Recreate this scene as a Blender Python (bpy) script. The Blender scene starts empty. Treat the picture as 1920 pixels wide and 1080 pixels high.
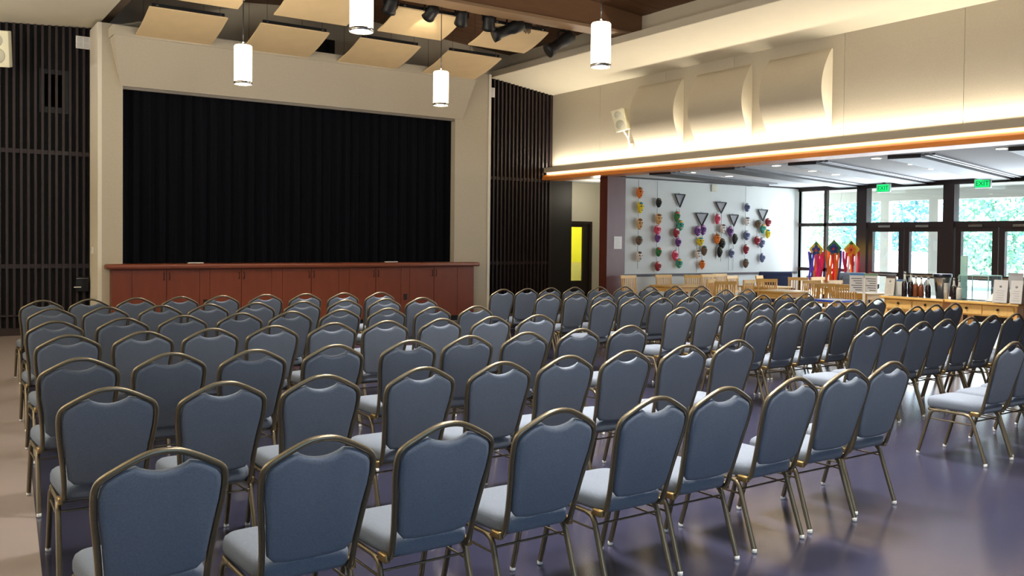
import bpy, bmesh, math, random
from math import sin, cos, pi, radians, sqrt
from mathutils import Vector, Matrix

random.seed(7)
SC = bpy.context.scene
COL = SC.collection

# ------------------------------------------------------------------ camera
def make_camera():
    yaw, pitch, roll = 0.597345, -0.021889, 0.010534
    f = Vector((sin(yaw)*cos(pitch), cos(yaw)*cos(pitch), sin(pitch)))
    r = Vector((cos(yaw), -sin(yaw), 0))
    u = r.cross(f)
    r2 = r*cos(roll)+u*sin(roll)
    u2 = -r*sin(roll)+u*cos(roll)
    cd = bpy.data.cameras.new('camera')
    cd.sensor_width = 36
    cd.lens = 1673.06/1920*36
    cd.shift_y = -52.58/1920
    cd.clip_start = 0.05
    cd.clip_end = 300
    cam = bpy.data.objects.new('camera', cd)
    COL.objects.link(cam)
    m = Matrix((r2, u2, -f)).transposed().to_4x4()
    m.translation = Vector((0, 0, 1.64))
    cam.matrix_world = m
    SC.camera = cam
make_camera()

# ------------------------------------------------------------------ world, sun, lights, exposure
SC.view_settings.view_transform = 'Standard'
SC.view_settings.look = 'None'
SC.view_settings.gamma = 1
SC.view_settings.exposure = 0.62
SC.view_settings.use_curve_mapping = False
SC.cycles.max_bounces = 8
SC.cycles.diffuse_bounces = 4
SC.cycles.transparent_max_bounces = 16
SC.cycles.sample_clamp_indirect = 6
SC.cycles.use_denoising = True

world = bpy.data.worlds.new('sky')
SC.world = world
world.use_nodes = True
wn = world.node_tree
bg = wn.nodes['Background']
bg.inputs[0].default_value = (0.72, 0.86, 1.0, 1)
bg.inputs[1].default_value = 4.5

def light(name, kind, loc, energy, color=(1, 1, 1), size=0.1, size_y=None, rot=(0, 0, 0), spot=None, blend=0.5, spread=None):
    d = bpy.data.lights.new(name, kind)
    d.energy = energy
    d.color = color
    if kind == 'AREA':
        d.size = size
        if size_y:
            d.shape = 'RECTANGLE'
            d.size_y = size_y
        if spread: d.spread = spread
    elif kind == 'SUN':
        d.angle = size
    else:
        d.shadow_soft_size = size
    if spot:
        d.spot_size = spot
        d.spot_blend = blend
    o = bpy.data.objects.new(name, d)
    o.location = loc
    o.rotation_euler = rot
    COL.objects.link(o)
    return o

WARM = (1.0, 0.80, 0.55)
light('sun', 'SUN', (30, 10, 30), 16.0, (1, 0.97, 0.9), 0.02, rot=(radians(32), radians(-28), 0))
# assumed ceiling downlights, no fixtures built, over the seating (behind and above the frame) and along the hall
for i, (x, y, e) in enumerate([(3.95, 4.6, 110), (7.15, 4.6, 110), (3.2, 1.6, 80), (7.15, 0.8, 90), (1.5, 8.5, 70), (5.5, 8.0, 100), (9.5, 7.0, 90), (5.5, 11.5, 90), (1.2, 4.5, 60)]):
    light('assumed_hall_downlight', 'AREA', (x, y, 5.2), e*1.4, (1.0, 0.95, 0.87), 0.9, spread=radians(95))
# assumed daylight on the left aisle, and daylight from the glazed lobby
light('assumed_aisle_daylight', 'AREA', (-3.0, 6.5, 2.0), 110, (0.93, 0.96, 1.0), 8.0, 2.4, rot=(0, radians(-90), 0))  # added area light inside the windowless left wall, stands in for assumed daylight
light('lobby_daylight', 'AREA', (18.6, 9.5, 1.75), 250, (0.80, 0.90, 1.0), 2.2, 10.0, rot=(0, radians(90), 0))
# cove strips over the opening to the lobby
light('cove_strip_light', 'AREA', (12.27, 10.2, 3.33), 118, (1.0, 0.92, 0.78), 0.04, 12.7, rot=(0, radians(180-14), 0))
light('valance_strip_light', 'AREA', (12.17, 10.2, 3.197), 10, (1.0, 0.84, 0.6), 0.03, 12.6, rot=(0, radians(8), 0))
light('left_soffit_fill', 'AREA', (-3.2, 9.0, 3.4), 620, (1.0, 0.94, 0.82), 0.2, 14.0, rot=(0, radians(180+10), 0))  # added uplight without a fixture, brightens the left soffit
light('rear_cool_fill', 'AREA', (1.6, -2.6, 1.9), 85, (0.38, 0.66, 1.0), 4.0, 1.8, rot=(radians(90), 0, 0))  # added cool fill behind the camera, turns the nearest chairs bluer
light('assumed_corridor_lamp', 'POINT', (13.3, 16.0, 2.7), 14, (1.0, 0.9, 0.7), 0.1)  # assumed point light, no lamp is built in the corridor
light('assumed_yellow_room_lamp', 'POINT', (13.9, 17.9, 2.6), 45, (1.0, 0.95, 0.7), 0.1)  # assumed source, added to light the yellow room without a fixture

# ------------------------------------------------------------------ materials
def lin(c):
    return tuple(((v/255.0)/12.92 if v/255.0 <= 0.04045 else ((v/255.0+0.055)/1.055)**2.4) for v in c)
MATS = {}
def mat(name, rgb, rough=0.6, metal=0.0, var=0.0, scale=8.0, bump=0.0, bscale=60.0, stretch=None, emit=None, estr=0.0, spec=0.5, coat=0.0, rvar=0.0):
    if name in MATS: return MATS[name]
    m = bpy.data.materials.new(name)
    m.use_nodes = True
    nt = m.node_tree
    b = nt.nodes['Principled BSDF']
    c = lin(rgb)
    b.inputs['Base Color'].default_value = (*c, 1)
    b.inputs['Roughness'].default_value = rough
    b.inputs['Metallic'].default_value = metal
    b.inputs['Specular IOR Level'].default_value = spec
    b.inputs['Coat Weight'].default_value = coat
    b.inputs['Coat Roughness'].default_value = 0.15
    if emit:
        b.inputs['Emission Color'].default_value = (*lin(emit), 1)
        b.inputs['Emission Strength'].default_value = estr
    if var or bump or rvar:
        tc = nt.nodes.new('ShaderNodeTexCoord')
        mp = nt.nodes.new('ShaderNodeMapping')
        nt.links.new(tc.outputs['Object'], mp.inputs[0])
        if stretch: mp.inputs['Scale'].default_value = stretch
    if var or rvar:
        n = nt.nodes.new('ShaderNodeTexNoise')
        n.inputs['Scale'].default_value = scale
        n.inputs['Detail'].default_value = 5
        nt.links.new(mp.outputs[0], n.inputs['Vector'])
    if var:
        r = nt.nodes.new('ShaderNodeValToRGB')
        r.color_ramp.elements[0].position = 0.2
        r.color_ramp.elements[1].position = 0.8
        r.color_ramp.elements[0].color = (*[max(0, v*(1-var)) for v in c], 1)
        r.color_ramp.elements[1].color = (*[min(1, v*(1+var)) for v in c], 1)
        nt.links.new(n.outputs['Fac'], r.inputs[0])
        nt.links.new(r.outputs[0], b.inputs['Base Color'])
    if rvar:
        mr = nt.nodes.new('ShaderNodeMapRange')
        mr.inputs['To Min'].default_value = max(0.02, rough-rvar)
        mr.inputs['To Max'].default_value = rough+rvar
        nt.links.new(n.outputs['Fac'], mr.inputs['Value'])
        nt.links.new(mr.outputs[0], b.inputs['Roughness'])
    if bump:
        n2 = nt.nodes.new('ShaderNodeTexNoise')
        n2.inputs['Scale'].default_value = bscale
        n2.inputs['Detail'].default_value = 3
        nt.links.new(mp.outputs[0], n2.inputs['Vector'])
        bp = nt.nodes.new('ShaderNodeBump')
        bp.inputs['Strength'].default_value = bump
        bp.inputs['Distance'].default_value = 0.01
        nt.links.new(n2.outputs['Fac'], bp.inputs['Height'])
        nt.links.new(bp.outputs[0], b.inputs['Normal'])
    MATS[name] = m
    return m

def glass_mat():
    m = bpy.data.materials.new('window_glass')
    m.use_nodes = True
    nt = m.node_tree
    nt.nodes.clear()
    out = nt.nodes.new('ShaderNodeOutputMaterial')
    mix = nt.nodes.new('ShaderNodeMixShader')
    tr = nt.nodes.new('ShaderNodeBsdfTransparent')
    tr.inputs[0].default_value = (0.93, 0.97, 0.98, 1)
    gl = nt.nodes.new('ShaderNodeBsdfGlossy')
    gl.inputs['Roughness'].default_value = 0.02
    mix.inputs[0].default_value = 0.08
    nt.links.new(tr.outputs[0], mix.inputs[1])
    nt.links.new(gl.outputs[0], mix.inputs[2])
    nt.links.new(mix.outputs[0], out.inputs[0])
    return m
GLASS = glass_mat()
MATS['glass'] = GLASS

fabric = mat('chair_fabric', (98, 105, 117), 0.95, var=0.16, scale=160, bump=0.35, bscale=420, spec=0.15)
frame_m = mat('bronze_frame', (108, 98, 80), 0.36, 0.75, var=0.12, scale=120)
glide_m = mat('clear_glide', (205, 205, 200), 0.2, 0.0)
brass_m = mat('brass_bracket', (150, 126, 84), 0.35, 0.9)
beige = mat('beige_wall_fabric', (183, 173, 154), 0.95, var=0.05, scale=30, bump=0.12, bscale=160, stretch=(1, 1, 2.5), spec=0.1)
cream = mat('cream_paint', (224, 214, 190), 0.9, var=0.02, scale=5)
trimw = mat('white_trim', (218, 210, 195), 0.7)
brown_wood = mat('brown_deck_wood', (96, 64, 38), 0.6, var=0.25, scale=3, stretch=(1, 9, 9))
beam_m = mat('brown_beam_wood', (122, 88, 60), 0.55, var=0.08, scale=3, stretch=(1, 8, 8))
beam_lip = mat('beam_lip_wood', (150, 122, 92), 0.5)
slat_m = mat('dark_slat_wood', (40, 26, 24), 0.5, var=0.3, scale=6, stretch=(6, 6, 1))
slat_back = mat('black_backing', (14, 14, 16), 0.9)
cherry = mat('cherry_veneer', (112, 50, 24), 0.42, var=0.14, scale=3, stretch=(3, 3, 0.6))
cherry_top = mat('cherry_nosing', (120, 60, 36), 0.35, var=0.12, scale=3, stretch=(0.5, 5, 5))
orange_wood = mat('orange_cherry_beam', (222, 134, 58), 0.4, var=0.12, scale=2, stretch=(6, 0.5, 6))
cherry_dark = mat('dark_cherry_column', (92, 42, 32), 0.4, var=0.15, scale=3, stretch=(3, 3, 0.6))
black_m = mat('black_metal', (18, 18, 20), 0.5, 0.3)
handle_m = mat('dark_bronze_handle', (52, 40, 32), 0.4, 0.8)
curtain_m = mat('black_velour', (13, 14, 19), 0.95, var=0.3, scale=2, stretch=(6, 1, 0.2), spec=0.1)
panel_m = mat('tan_acoustic_panel', (222, 194, 148), 0.8, var=0.05, scale=4)
wing_ceil = mat('white_ceiling_tile', (206, 208, 210), 0.9)
mask_wall = mat('white_gallery_wall', (206, 208, 204), 0.85, var=0.02, scale=3)
dark_frame = mat('dark_bronze_window_frame', (46, 32, 32), 0.45, 0.2)
white_p = mat('white_plastic', (225, 222, 212), 0.5)
cream_p = mat('cream_speaker_plastic', (226, 220, 190), 0.5)
grille_m = mat('grey_grille', (196, 192, 172), 0.7)
pine = mat('golden_pine', (232, 182, 104), 0.45, var=0.14, scale=4, stretch=(2, 2, 8))
pine_flat = mat('golden_pine_board', (234, 188, 112), 0.4, var=0.12, scale=4, stretch=(1, 8, 1))
steel = mat('brushed_steel', (170, 168, 165), 0.25, 0.95)
concrete = mat('outdoor_paving', (190, 188, 180), 0.9, var=0.08, scale=2)
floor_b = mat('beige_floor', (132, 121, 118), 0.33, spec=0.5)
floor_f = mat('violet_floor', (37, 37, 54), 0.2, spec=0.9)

# ------------------------------------------------------------------ mesh helpers
class MB:
    def __init__(s):
        s.v = []; s.f = []; s.sm = []
    def add(s, vs, fs, smooth=False):
        o = len(s.v)
        s.v += [tuple(v) for v in vs]
        s.f += [tuple(i+o for i in f) for f in fs]
        s.sm += [smooth]*len(fs)
        return s
    def box(s, x0, x1, y0, y1, z0, z1, M=None):
        vs = [Vector((x, y, z)) for x in (x0, x1) for y in (y0, y1) for z in (z0, z1)]
        if M: vs = [M @ v for v in vs]
        return s.add(vs, [(0, 1, 3, 2), (4, 6, 7, 5), (0, 4, 5, 1), (2, 3, 7, 6), (0, 2, 6, 4), (1, 5, 7, 3)])
    def bbox(s, x0, x1, y0, y1, z0, z1, b=0.01, M=None):
        # chamfered box
        bm = bmesh.new()
        bmesh.ops.create_cube(bm, size=1)
        for v in bm.verts:
            v.co = Vector(((x0+x1)/2+v.co.x*(x1-x0), (y0+y1)/2+v.co.y*(y1-y0), (z0+z1)/2+v.co.z*(z1-z0)))
        bmesh.ops.bevel(bm, geom=bm.edges[:], offset=b, segments=2, affect='EDGES', profile=0.6)
        vs = [(M @ v.co) if M else v.co.copy() for v in bm.verts]
        s.add(vs, [tuple(v.index for v in f.verts) for f in bm.faces], True)
        bm.free()
        return s
    def tube(s, pts, r, n=8, closed=False, ry=None):
        pts = [Vector(p) for p in pts]
        k = len(pts)
        rings = []
        prev = None
        for i, p in enumerate(pts):
            if closed:
                t = (pts[(i+1) % k]-pts[i-1]).normalized()
            else:
                t = (pts[min(i+1, k-1)]-pts[max(i-1, 0)]).normalized()
            if prev is None:
                a = Vector((0, 0, 1)) if abs(t.z) < 0.9 else Vector((0, 1, 0))
                u = (a-t*a.dot(t)).normalized()
            else:
                u = (prev-t*prev.dot(t)).normalized()
            prev = u
            w = t.cross(u)
            rr = r[i] if isinstance(r, (list, tuple)) else r
            r2 = ry if ry else rr
            rings.append([p+u*rr*cos(2*pi*j/n)+w*r2*sin(2*pi*j/n) for j in range(n)])
        vs = [v for ring in rings for v in ring]
        fs = []
        for i in range(k if closed else k-1):
            a = i*n; b = ((i+1) % k)*n
            for j in range(n):
                fs.append((a+j, a+(j+1) % n, b+(j+1) % n, b+j))
        s.add(vs, fs, True)
        if not closed:
            s.add(rings[0], [tuple(range(n))[::-1]])
            s.add(rings[-1], [tuple(range(n))])
        return s
    def lathe(s, prof, c=(0, 0, 0), n=16, M=None, cap=True):
        c = Vector(c)
        vs = []
        for r, z in prof:
            for j in range(n):
                v = Vector((r*cos(2*pi*j/n), r*sin(2*pi*j/n), z))
                vs.append((M @ v if M else v)+c)
        fs = []
        for i in range(len(prof)-1):
            for j in range(n):
                fs.append((i*n+j, i*n+(j+1) % n, (i+1)*n+(j+1) % n, (i+1)*n+j))
        if cap:
            fs.append(tuple(range(n))[::-1])
            fs.append(tuple((len(prof)-1)*n+j for j in range(n)))
        return s.add(vs, fs, True)
    def prism(s, poly, h, M=None):
        # polygon in xy extruded by h in z
        n = len(poly)
        vs = [Vector((p[0], p[1], 0)) for p in poly]+[Vector((p[0], p[1], h)) for p in poly]
        if M: vs = [M @ v for v in vs]
        fs = [tuple(range(n))[::-1], tuple(range(n, 2*n))]+[(i, (i+1) % n, n+(i+1) % n, n+i) for i in range(n)]
        return s.add(vs, fs)
    def ball(s, c, rx, ry, rz, n=12, m=8):
        c = Vector(c)
        vs = [c+Vector((0, 0, -rz))]
        for i in range(1, m):
            a = -pi/2+pi*i/m
            for j in range(n):
                vs.append(c+Vector((rx*cos(a)*cos(2*pi*j/n), ry*cos(a)*sin(2*pi*j/n), rz*sin(a))))
        vs.append(c+Vector((0, 0, rz)))
        fs = [(0, 1+(j+1) % n, 1+j) for j in range(n)]
        for i in range(m-2):
            for j in range(n):
                fs.append((1+i*n+j, 1+i*n+(j+1) % n, 1+(i+1)*n+(j+1) % n, 1+(i+1)*n+j))
        L = len(vs)-1
        fs += [(1+(m-2)*n+j, 1+(m-2)*n+(j+1) % n, L) for j in range(n)]
        return s.add(vs, fs, True)
    def mesh(s, name, m):
        me = bpy.data.meshes.new(name)
        me.from_pydata(s.v, [], s.f)
        me.polygons.foreach_set('use_smooth', s.sm)
        me.materials.append(m if not isinstance(m, str) else MATS[m])
        bm = bmesh.new(); bm.from_mesh(me)
        bmesh.ops.recalc_face_normals(bm, faces=bm.faces)
        bm.to_mesh(me); bm.free()
        return me
    def build(s, name, m, parent=None, loc=None, **kw):
        o = bpy.data.objects.new(name, s.mesh(name, m))
        COL.objects.link(o)
        if loc: o.location = loc
        if parent: o.parent = parent
        for k, v in kw.items(): o[k] = v
        return o

def tag(o, label, cat, group=None):
    o['label'] = label; o['category'] = cat
    if group: o['group'] = group
    return o
def empty(name, loc=(0, 0, 0), rz=0.0, label=None, cat=None, group=None):
    o = bpy.data.objects.new(name, None)
    o.empty_display_size = 0.2
    COL.objects.link(o)
    o.location = loc; o.rotation_euler = (0, 0, rz)
    if label: tag(o, label, cat, group)
    return o
def struct(name, mb, m, parent=None):
    o = mb.build(name, m, parent)
    if parent is None: o['kind'] = 'structure'
    return o
def copy_tree(o, parent=None):
    c = o.copy(); COL.objects.link(c); c.parent = parent
    for ch in list(o.children): copy_tree(ch, c)
    return c
def inst(me, name, parent, loc, rot=None, scale=None):
    o = bpy.data.objects.new(name, me); COL.objects.link(o)
    o.parent = parent; o.location = loc
    if rot: o.rotation_euler = rot
    if scale: o.scale = scale
    return o
def RZ(a, loc=(0, 0, 0)):
    return Matrix.Translation(Vector(loc)) @ Matrix.Rotation(a, 4, 'Z')
ORD = ['first', 'second', 'third', 'fourth', 'fifth', 'sixth', 'seventh', 'eighth', 'ninth', 'tenth', 'eleventh', 'twelfth', 'thirteenth']

BX, BY = 12.39, 16.6     # inner faces: right wall, slatted back wall
# ------------------------------------------------------------------ floor
def build_floor():
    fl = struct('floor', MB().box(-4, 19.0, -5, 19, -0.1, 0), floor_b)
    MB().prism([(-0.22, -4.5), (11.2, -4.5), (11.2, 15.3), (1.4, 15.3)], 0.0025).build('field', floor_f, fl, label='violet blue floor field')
build_floor()

# ------------------------------------------------------------------ back wall, proscenium, slats
def slat_wall(name, x0, x1, zt0, zt1, slat_from):
    w = struct(name, MB().box(x0, x1, BY+0.06, BY+0.2, 0, 5.3), slat_back)
    me = MB().box(-0.019, 0.019, -0.03, 0.025, 0.12, 5.2).mesh('slat', slat_m)
    x = x1-0.05 if name.endswith('left') else x0+0.06
    step = -0.1035 if name.endswith('left') else 0.1035
    k = 0
    while (x > slat_from if step < 0 else x < slat_from) and k < 80:
        inst(me, 'slat', w, (x, BY+0.03, 0)); x += step; k += 1
    for z in (1.13, 3.02):
        MB().box(x0, x1, BY+0.02, BY+0.06, z-0.035, z+0.035).build('rail', slat_m, w)
    MB().box(x0, x1, BY-0.03, BY+0.06, 0.0, 0.12).build('base_rail', slat_m, w)
    if x1 > 12: MB().box(12.352, 12.389, BY, BY+0.06, 0.12, 5.0).build('slat', slat_m, w)
    MB().box(x0, x1, BY-0.035, BY+0.06, 0.31, 0.335).build('rail', slat_m, w)
    return w
WL = slat_wall('wall_back_left', -4.0, 2.66, 5, 5, -0.2)
WR = slat_wall('wall_back_right', 10.0, 12.39, 5, 5, 12.345)
# projection window frame behind the left slats
MB().box(1.84, 2.28, BY+0.035, BY+0.06, 3.68, 4.4).build('hatch_frame', mat('hatch_grey', (34, 34, 36), 0.7), WL)
MB().box(1.92, 2.2, BY+0.03, BY+0.05, 3.78, 4.32).build('hatch_pane', mat('hatch_dark', (4, 4, 5), 0.95, spec=0.0), WL)
struct('trim_1', MB().box(12.39, 13.02, BY+0.05, BY+0.12, 0, 3.05), mat('black_jamb', (16, 13, 14), 0.6))

def proscenium():
    z0, zt = 0.0, 5.12
    w = empty('wall_stage'); w['kind'] = 'structure'
    FY, IY = 15.85, 16.3
    def column(outer, inner):
        MB().box(min(outer, inner), max(outer, inner), FY, IY+0.5, z0, zt).build('column', beige, w)
    column(2.66, 2.98)
    column(10.14, 9.34)
    # header leaning towards the hall, wider at its top
    bl, br, tl, tr = 2.94, 9.50, 2.78, 9.61
    zb, zh, ty = 4.12, 4.87, 15.5
    vs = [(bl, FY-0.02, zb), (br, FY-0.02, zb), (tr, ty, zh), (tl, ty, zh), (bl, FY+0.3, zb), (br, FY+0.3, zb), (tr, FY+0.3, zh), (tl, FY+0.3, zh)]
    MB().add(vs, [(0, 1, 2, 3), (4, 7, 6, 5), (0, 4, 5, 1), (3, 2, 6, 7), (0, 3, 7, 4), (1, 5, 6, 2)]).build('header', beige, w)
    MB().box(tl-0.02, tr+0.02, ty-0.02, FY+0.7, zh, zh+0.16).build('ledge', beige, w)
    MB().box(2.98, 9.34, FY+0.02, FY+0.07, zb-0.045, zb).build('track', mat('grey_track', (120, 112, 102), 0.5), w)
    MB().box(10.14, 10.2, FY-0.02, FY+0.75, 0, zt).build('corner_trim', trimw, w)
    MB().box(2.6, 2.66, FY+0.0, FY+0.75, 0, zt).build('corner_trim', trimw, w)
    # gable wall above, set back
    pr = [(2.1, 5.3), (2.66, 5.3), (2.66, 4.9), (10.14, 4.9), (10.14, 5.3), (11.3, 5.3), (11.3, 5.76), (6.69, 6.12), (2.1, 5.76)]
    m = len(pr)
    vs = [(x, BY, z) for x, z in pr]+[(x, BY+0.2, z) for x, z in pr]
    MB().add(vs, [tuple(range(m)), tuple(range(m, 2*m))[::-1]]+[(i, (i+1) % m, m+(i+1) % m, m+i) for i in range(m)]).build('gable', beige, w)
    # stage floor behind
    MB().box(3.0, 9.6, 16.0, 18.3, 1.0, 1.165).build('stage_floor', cherry_top, w)
    MB().box(2.9, 9.7, 17.0, 17.1, 0, 4.4).build('stage_backing', slat_back, w)
proscenium()

def curtain():
    mb = MB()
    n = 420; x0, x1 = 2.85, 9.5
    rnd = random.Random(3)
    ph = [rnd.uniform(0, 6.28) for _ in range(6)]
    vs = []; fs = []
    for i in range(n+1):
        x = x0+(x1-x0)*i/n
        d = 0.035*sin(x*2*pi/0.21+ph[0]+1.4*sin(x*1.3+ph[1]))+0.02*sin(x*2*pi/0.085+ph[2])+0.015*sin(x*3.1+ph[3])
        for z, k in ((1.187, 1.0), (2.6, 1.0), (4.25, 0.75)):
            vs.append((x, 16.02+d*k, z))
    for i in range(n):
        for j in range(2):
            a = i*3+j
            fs.append((a, a+3, a+4, a+1))
    mb.add(vs, fs, True)
    o = mb.build('stage_curtain', curtain_m)
    tag(o, 'black pleated stage curtain closed across the stage opening', 'curtain')
curtain()

def stage_front():
    FYs = 15.65
    t = empty('stage_apron', (6.24, FYs, 0), 0, 'cherry veneer stage apron with cabinet doors and bullnose top', 'stage')
    ox, oy = -6.24, -FYs
    T = Matrix.Translation((ox, oy, 0))
    def P(x0, x1, y0, y1, z0, z1, name, m, parent=t):
        return MB().box(x0+ox, x1+ox, y0+oy, y1+oy, z0, z1).build(name, m, parent)
    P(2.78, 9.7, FYs+0.02, 15.84, 0.1, 1.1, 'carcass', cherry)
    P(2.78, 9.7, FYs+0.06, 15.84, 0.0, 0.1, 'toe_kick', black_m)
    MB().bbox(2.69+ox, 9.8+ox, 15.57+oy, 15.845+oy, 1.1, 1.185, 0.03).build('nosing', cherry_top, t)
    P(2.985, 9.335, 15.85, 16.34, 1.12, 1.18, 'stage_deck', cherry_top)
    g = 0.006
    seams = [2.78, 3.11]
    cents = [3.63, 4.89, 6.18, 7.48, 8.76]
    hw = 0.545
    for c in cents:
        for s in (-1, 1):
            x0, x1 = (c-hw, c-g/2) if s < 0 else (c+g/2, c+hw)
            d = P(x0+g/2, x1-g/2, FYs, FYs+0.02, 0.11, 1.085, 'door', cherry)
            hx = c+s*0.045+ox
            MB().tube([(hx, FYs+oy, 1.035), (hx, FYs-0.03+oy, 1.025), (hx, FYs-0.035+oy, 0.975), (hx, FYs-0.03+oy, 0.925), (hx, FYs+oy, 0.915)], 0.007, 6).build('handle', handle_m, d)
    edges = [2.78]+sum([[c-hw, c+hw] for c in cents], [])+[9.7]
    for i in range(0, len(edges), 2):
        if edges[i+1]-edges[i] > 0.02:
            P(edges[i]+g/2, edges[i+1]-g/2, FYs, FYs+0.02, 0.11, 1.085, 'filler_panel', cherry)
    for x in (8.12, 4.27):
        P(x-0.035, x+0.035, FYs-0.008, FYs, 0.45, 0.57, 'outlet', mat('black_outlet', (24, 18, 16), 0.4))
stage_front()
for x in (4.17, 7.93):
    o = MB().bbox(-0.13, 0.13, -0.04, 0.04, 0, 0.02, 0.006).build('cue_card', white_p, loc=(x, 15.9, 1.181))
    tag(o, 'small white card lying on the %s of the stage edge' % ('left half' if x < 6 else 'right half'), 'card')

# ------------------------------------------------------------------ ceiling, soffits, beam
def ceiling():
    c = empty('ceiling'); c['kind'] = 'structure'
    rid, xr, xl, zr, ze = 6.69, 11.6, 1.8, 6.12, 5.735
    MB().add([(xl, -5, ze+.35), (rid, -5, zr+.35), (xr, -5, ze+.35), (xl, 17, ze+.35), (rid, 17, zr+.35), (xr, 17, ze+.35)], [(0, 1, 4, 3), (1, 2, 5, 4)]).build('roof_deck', black_m, c)
    for s in (-1, 1):
        L = xr-rid
        ang = math.atan2(ze-zr, L)
        W = 0.235
        y = 2.0
        me = MB().box(0, sqrt(L*L+(ze-zr)**2), -W/2+0.004, W/2-0.004, 0, 0.04).mesh('plank', brown_wood)
        while y < 16.62:
            rot = (0, -ang, 0) if s > 0 else (0, -ang, pi)
            o = inst(me, 'plank', c, (rid, y, zr+random.uniform(-0.004, 0.004)))
            m = Matrix.Rotation(0 if s > 0 else pi, 4, 'Z') @ Matrix.Rotation(-ang, 4, 'Y')
            o.rotation_euler = m.to_euler()
            y += W
ceiling()

def soffit_right():
    s = empty('ceiling_soffit_right'); s['kind'] = 'structure'
    z0, z1 = 5.22, 5.0
    vs = [(10.7, z0), (10.7, 5.35), (10.74, 5.35), (11.19, 5.35), (11.19, 5.78), (12.6, 5.78), (12.6, z1-0.03), (12.39, z1)]
    n = len(vs)
    V = [(x, -5, z) for x, z in vs]+[(x, BY+0.06, z) for x, z in vs]
    MB().add(V, [tuple(range(n)), tuple(range(n, 2*n))[::-1]]+[(i, (i+1) % n, n+(i+1) % n, n+i) for i in range(n)]).build('soffit', cream, s)
    MB().box(10.68, 10.7, -5, BY, 5.225, 5.35).build('fascia', beige, s)
    MB().box(11.17, 11.19, -5, BY, 5.35, 5.785).build('upper_wall', beige, s)
soffit_right()
def soffit_left():
    s = empty('ceiling_soffit_left'); s['kind'] = 'structure'
    vs = [(2.68, 5.17), (2.68, 5.4), (2.19, 5.4), (2.19, 5.8), (-4, 5.8), (-4, 4.72)]
    n = len(vs)
    V = [(x, -5, z) for x, z in vs]+[(x, BY+0.06, z) for x, z in vs]
    MB().add(V, [tuple(range(n)), tuple(range(n, 2*n))[::-1]]+[(i, (i+1) % n, n+(i+1) % n, n+i) for i in range(n)]).build('soffit', cream, s)
    MB().box(2.68, 2.88, -5, BY, 5.26, 5.4).build('fascia', mat('taupe_fascia', (120, 104, 88), 0.7), s)
soffit_left()

def beam():
    b = empty('ceiling_beam', (6.69, 12.42, 0), 0, 'deep brown ceiling beam running across the hall carrying stage spotlights', 'beam')
    x0, x1 = 2.2-6.69, 11.19-6.69
    MB().box(x0, x1, -0.15, 0.15, 5.43, 5.98).build('web', beam_m, b)
    MB().box(x0, x1, -0.2, 0.2, 5.38, 5.43).build('lip', beam_lip, b)
beam()

# floating panels
def cloud_panels():
    def one(x, yn, zn, yf, zf, label):
        t = empty('ceiling_panel', (x, yn, zn), 0, label, 'acoustic panel', 'tan acoustic panels hung under the wood ceiling')
        dy, dz = yf-yn, zf-zn
        W = 1.2
        nseg = 6
        vs = []; fs = []
        for i in range(nseg+1):
            k = i/nseg
            sag = -0.03*sin(pi*k)
            for xx in (0, W):
                vs += [(xx, dy*k, dz*k+sag), (xx, dy*k, dz*k+sag+0.02)]
        for i in range(nseg):
            a = i*4
            fs += [(a, a+2, a+6, a+4), (a+1, a+5, a+7, a+3), (a, a+4, a+5, a+1), (a+2, a+3, a+7, a+6)]
        fs += [(0, 1, 3, 2), (nseg*4, nseg*4+2, nseg*4+3, nseg*4+1)]
        MB().add(vs, fs).build('board', panel_m, t)
        ch = MB().box(0.05, W-0.05, 0.01, 0.05, 0.02, 0.075).build('channel', black_m, t)
        for xx in (0.12, W-0.12):
            MB().box(xx-0.02, xx+0.02, 0.003, 0.012, 0.035, 0.06).build('clip', steel, ch)
        MB().box(0.05, W-0.05, dy-0.05, dy-0.01, dz+0.02, dz+0.06).build('channel', black_m, t)
        for xx in (0.12, W-0.12):
            for yy, zz in ((0.03, 0.07), (dy-0.03, dz+0.05)):
                top = 5.75-zn
                MB().tube([(xx, yy, zz), (xx, yy, top)], 0.003, 4).build('wire', black_m, t)
    nm = ['leftmost', 'second from left', 'third from left', 'rightmost']
    for i, x in enumerate((3.1, 4.83, 6.6, 8.37)):
        one(x, 14.5, 5.15, 15.5, 4.9, 'tan acoustic panel, %s of the four nearest the stage wall' % nm[i])
    for i, x in enumerate((2.95, 4.7, 6.45, 8.2)):
        one(x, 12.75, 5.3, 13.5, 5.07, 'tan acoustic panel, %s of the upper four beside the brown beam' % nm[i])
cloud_panels()

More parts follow.
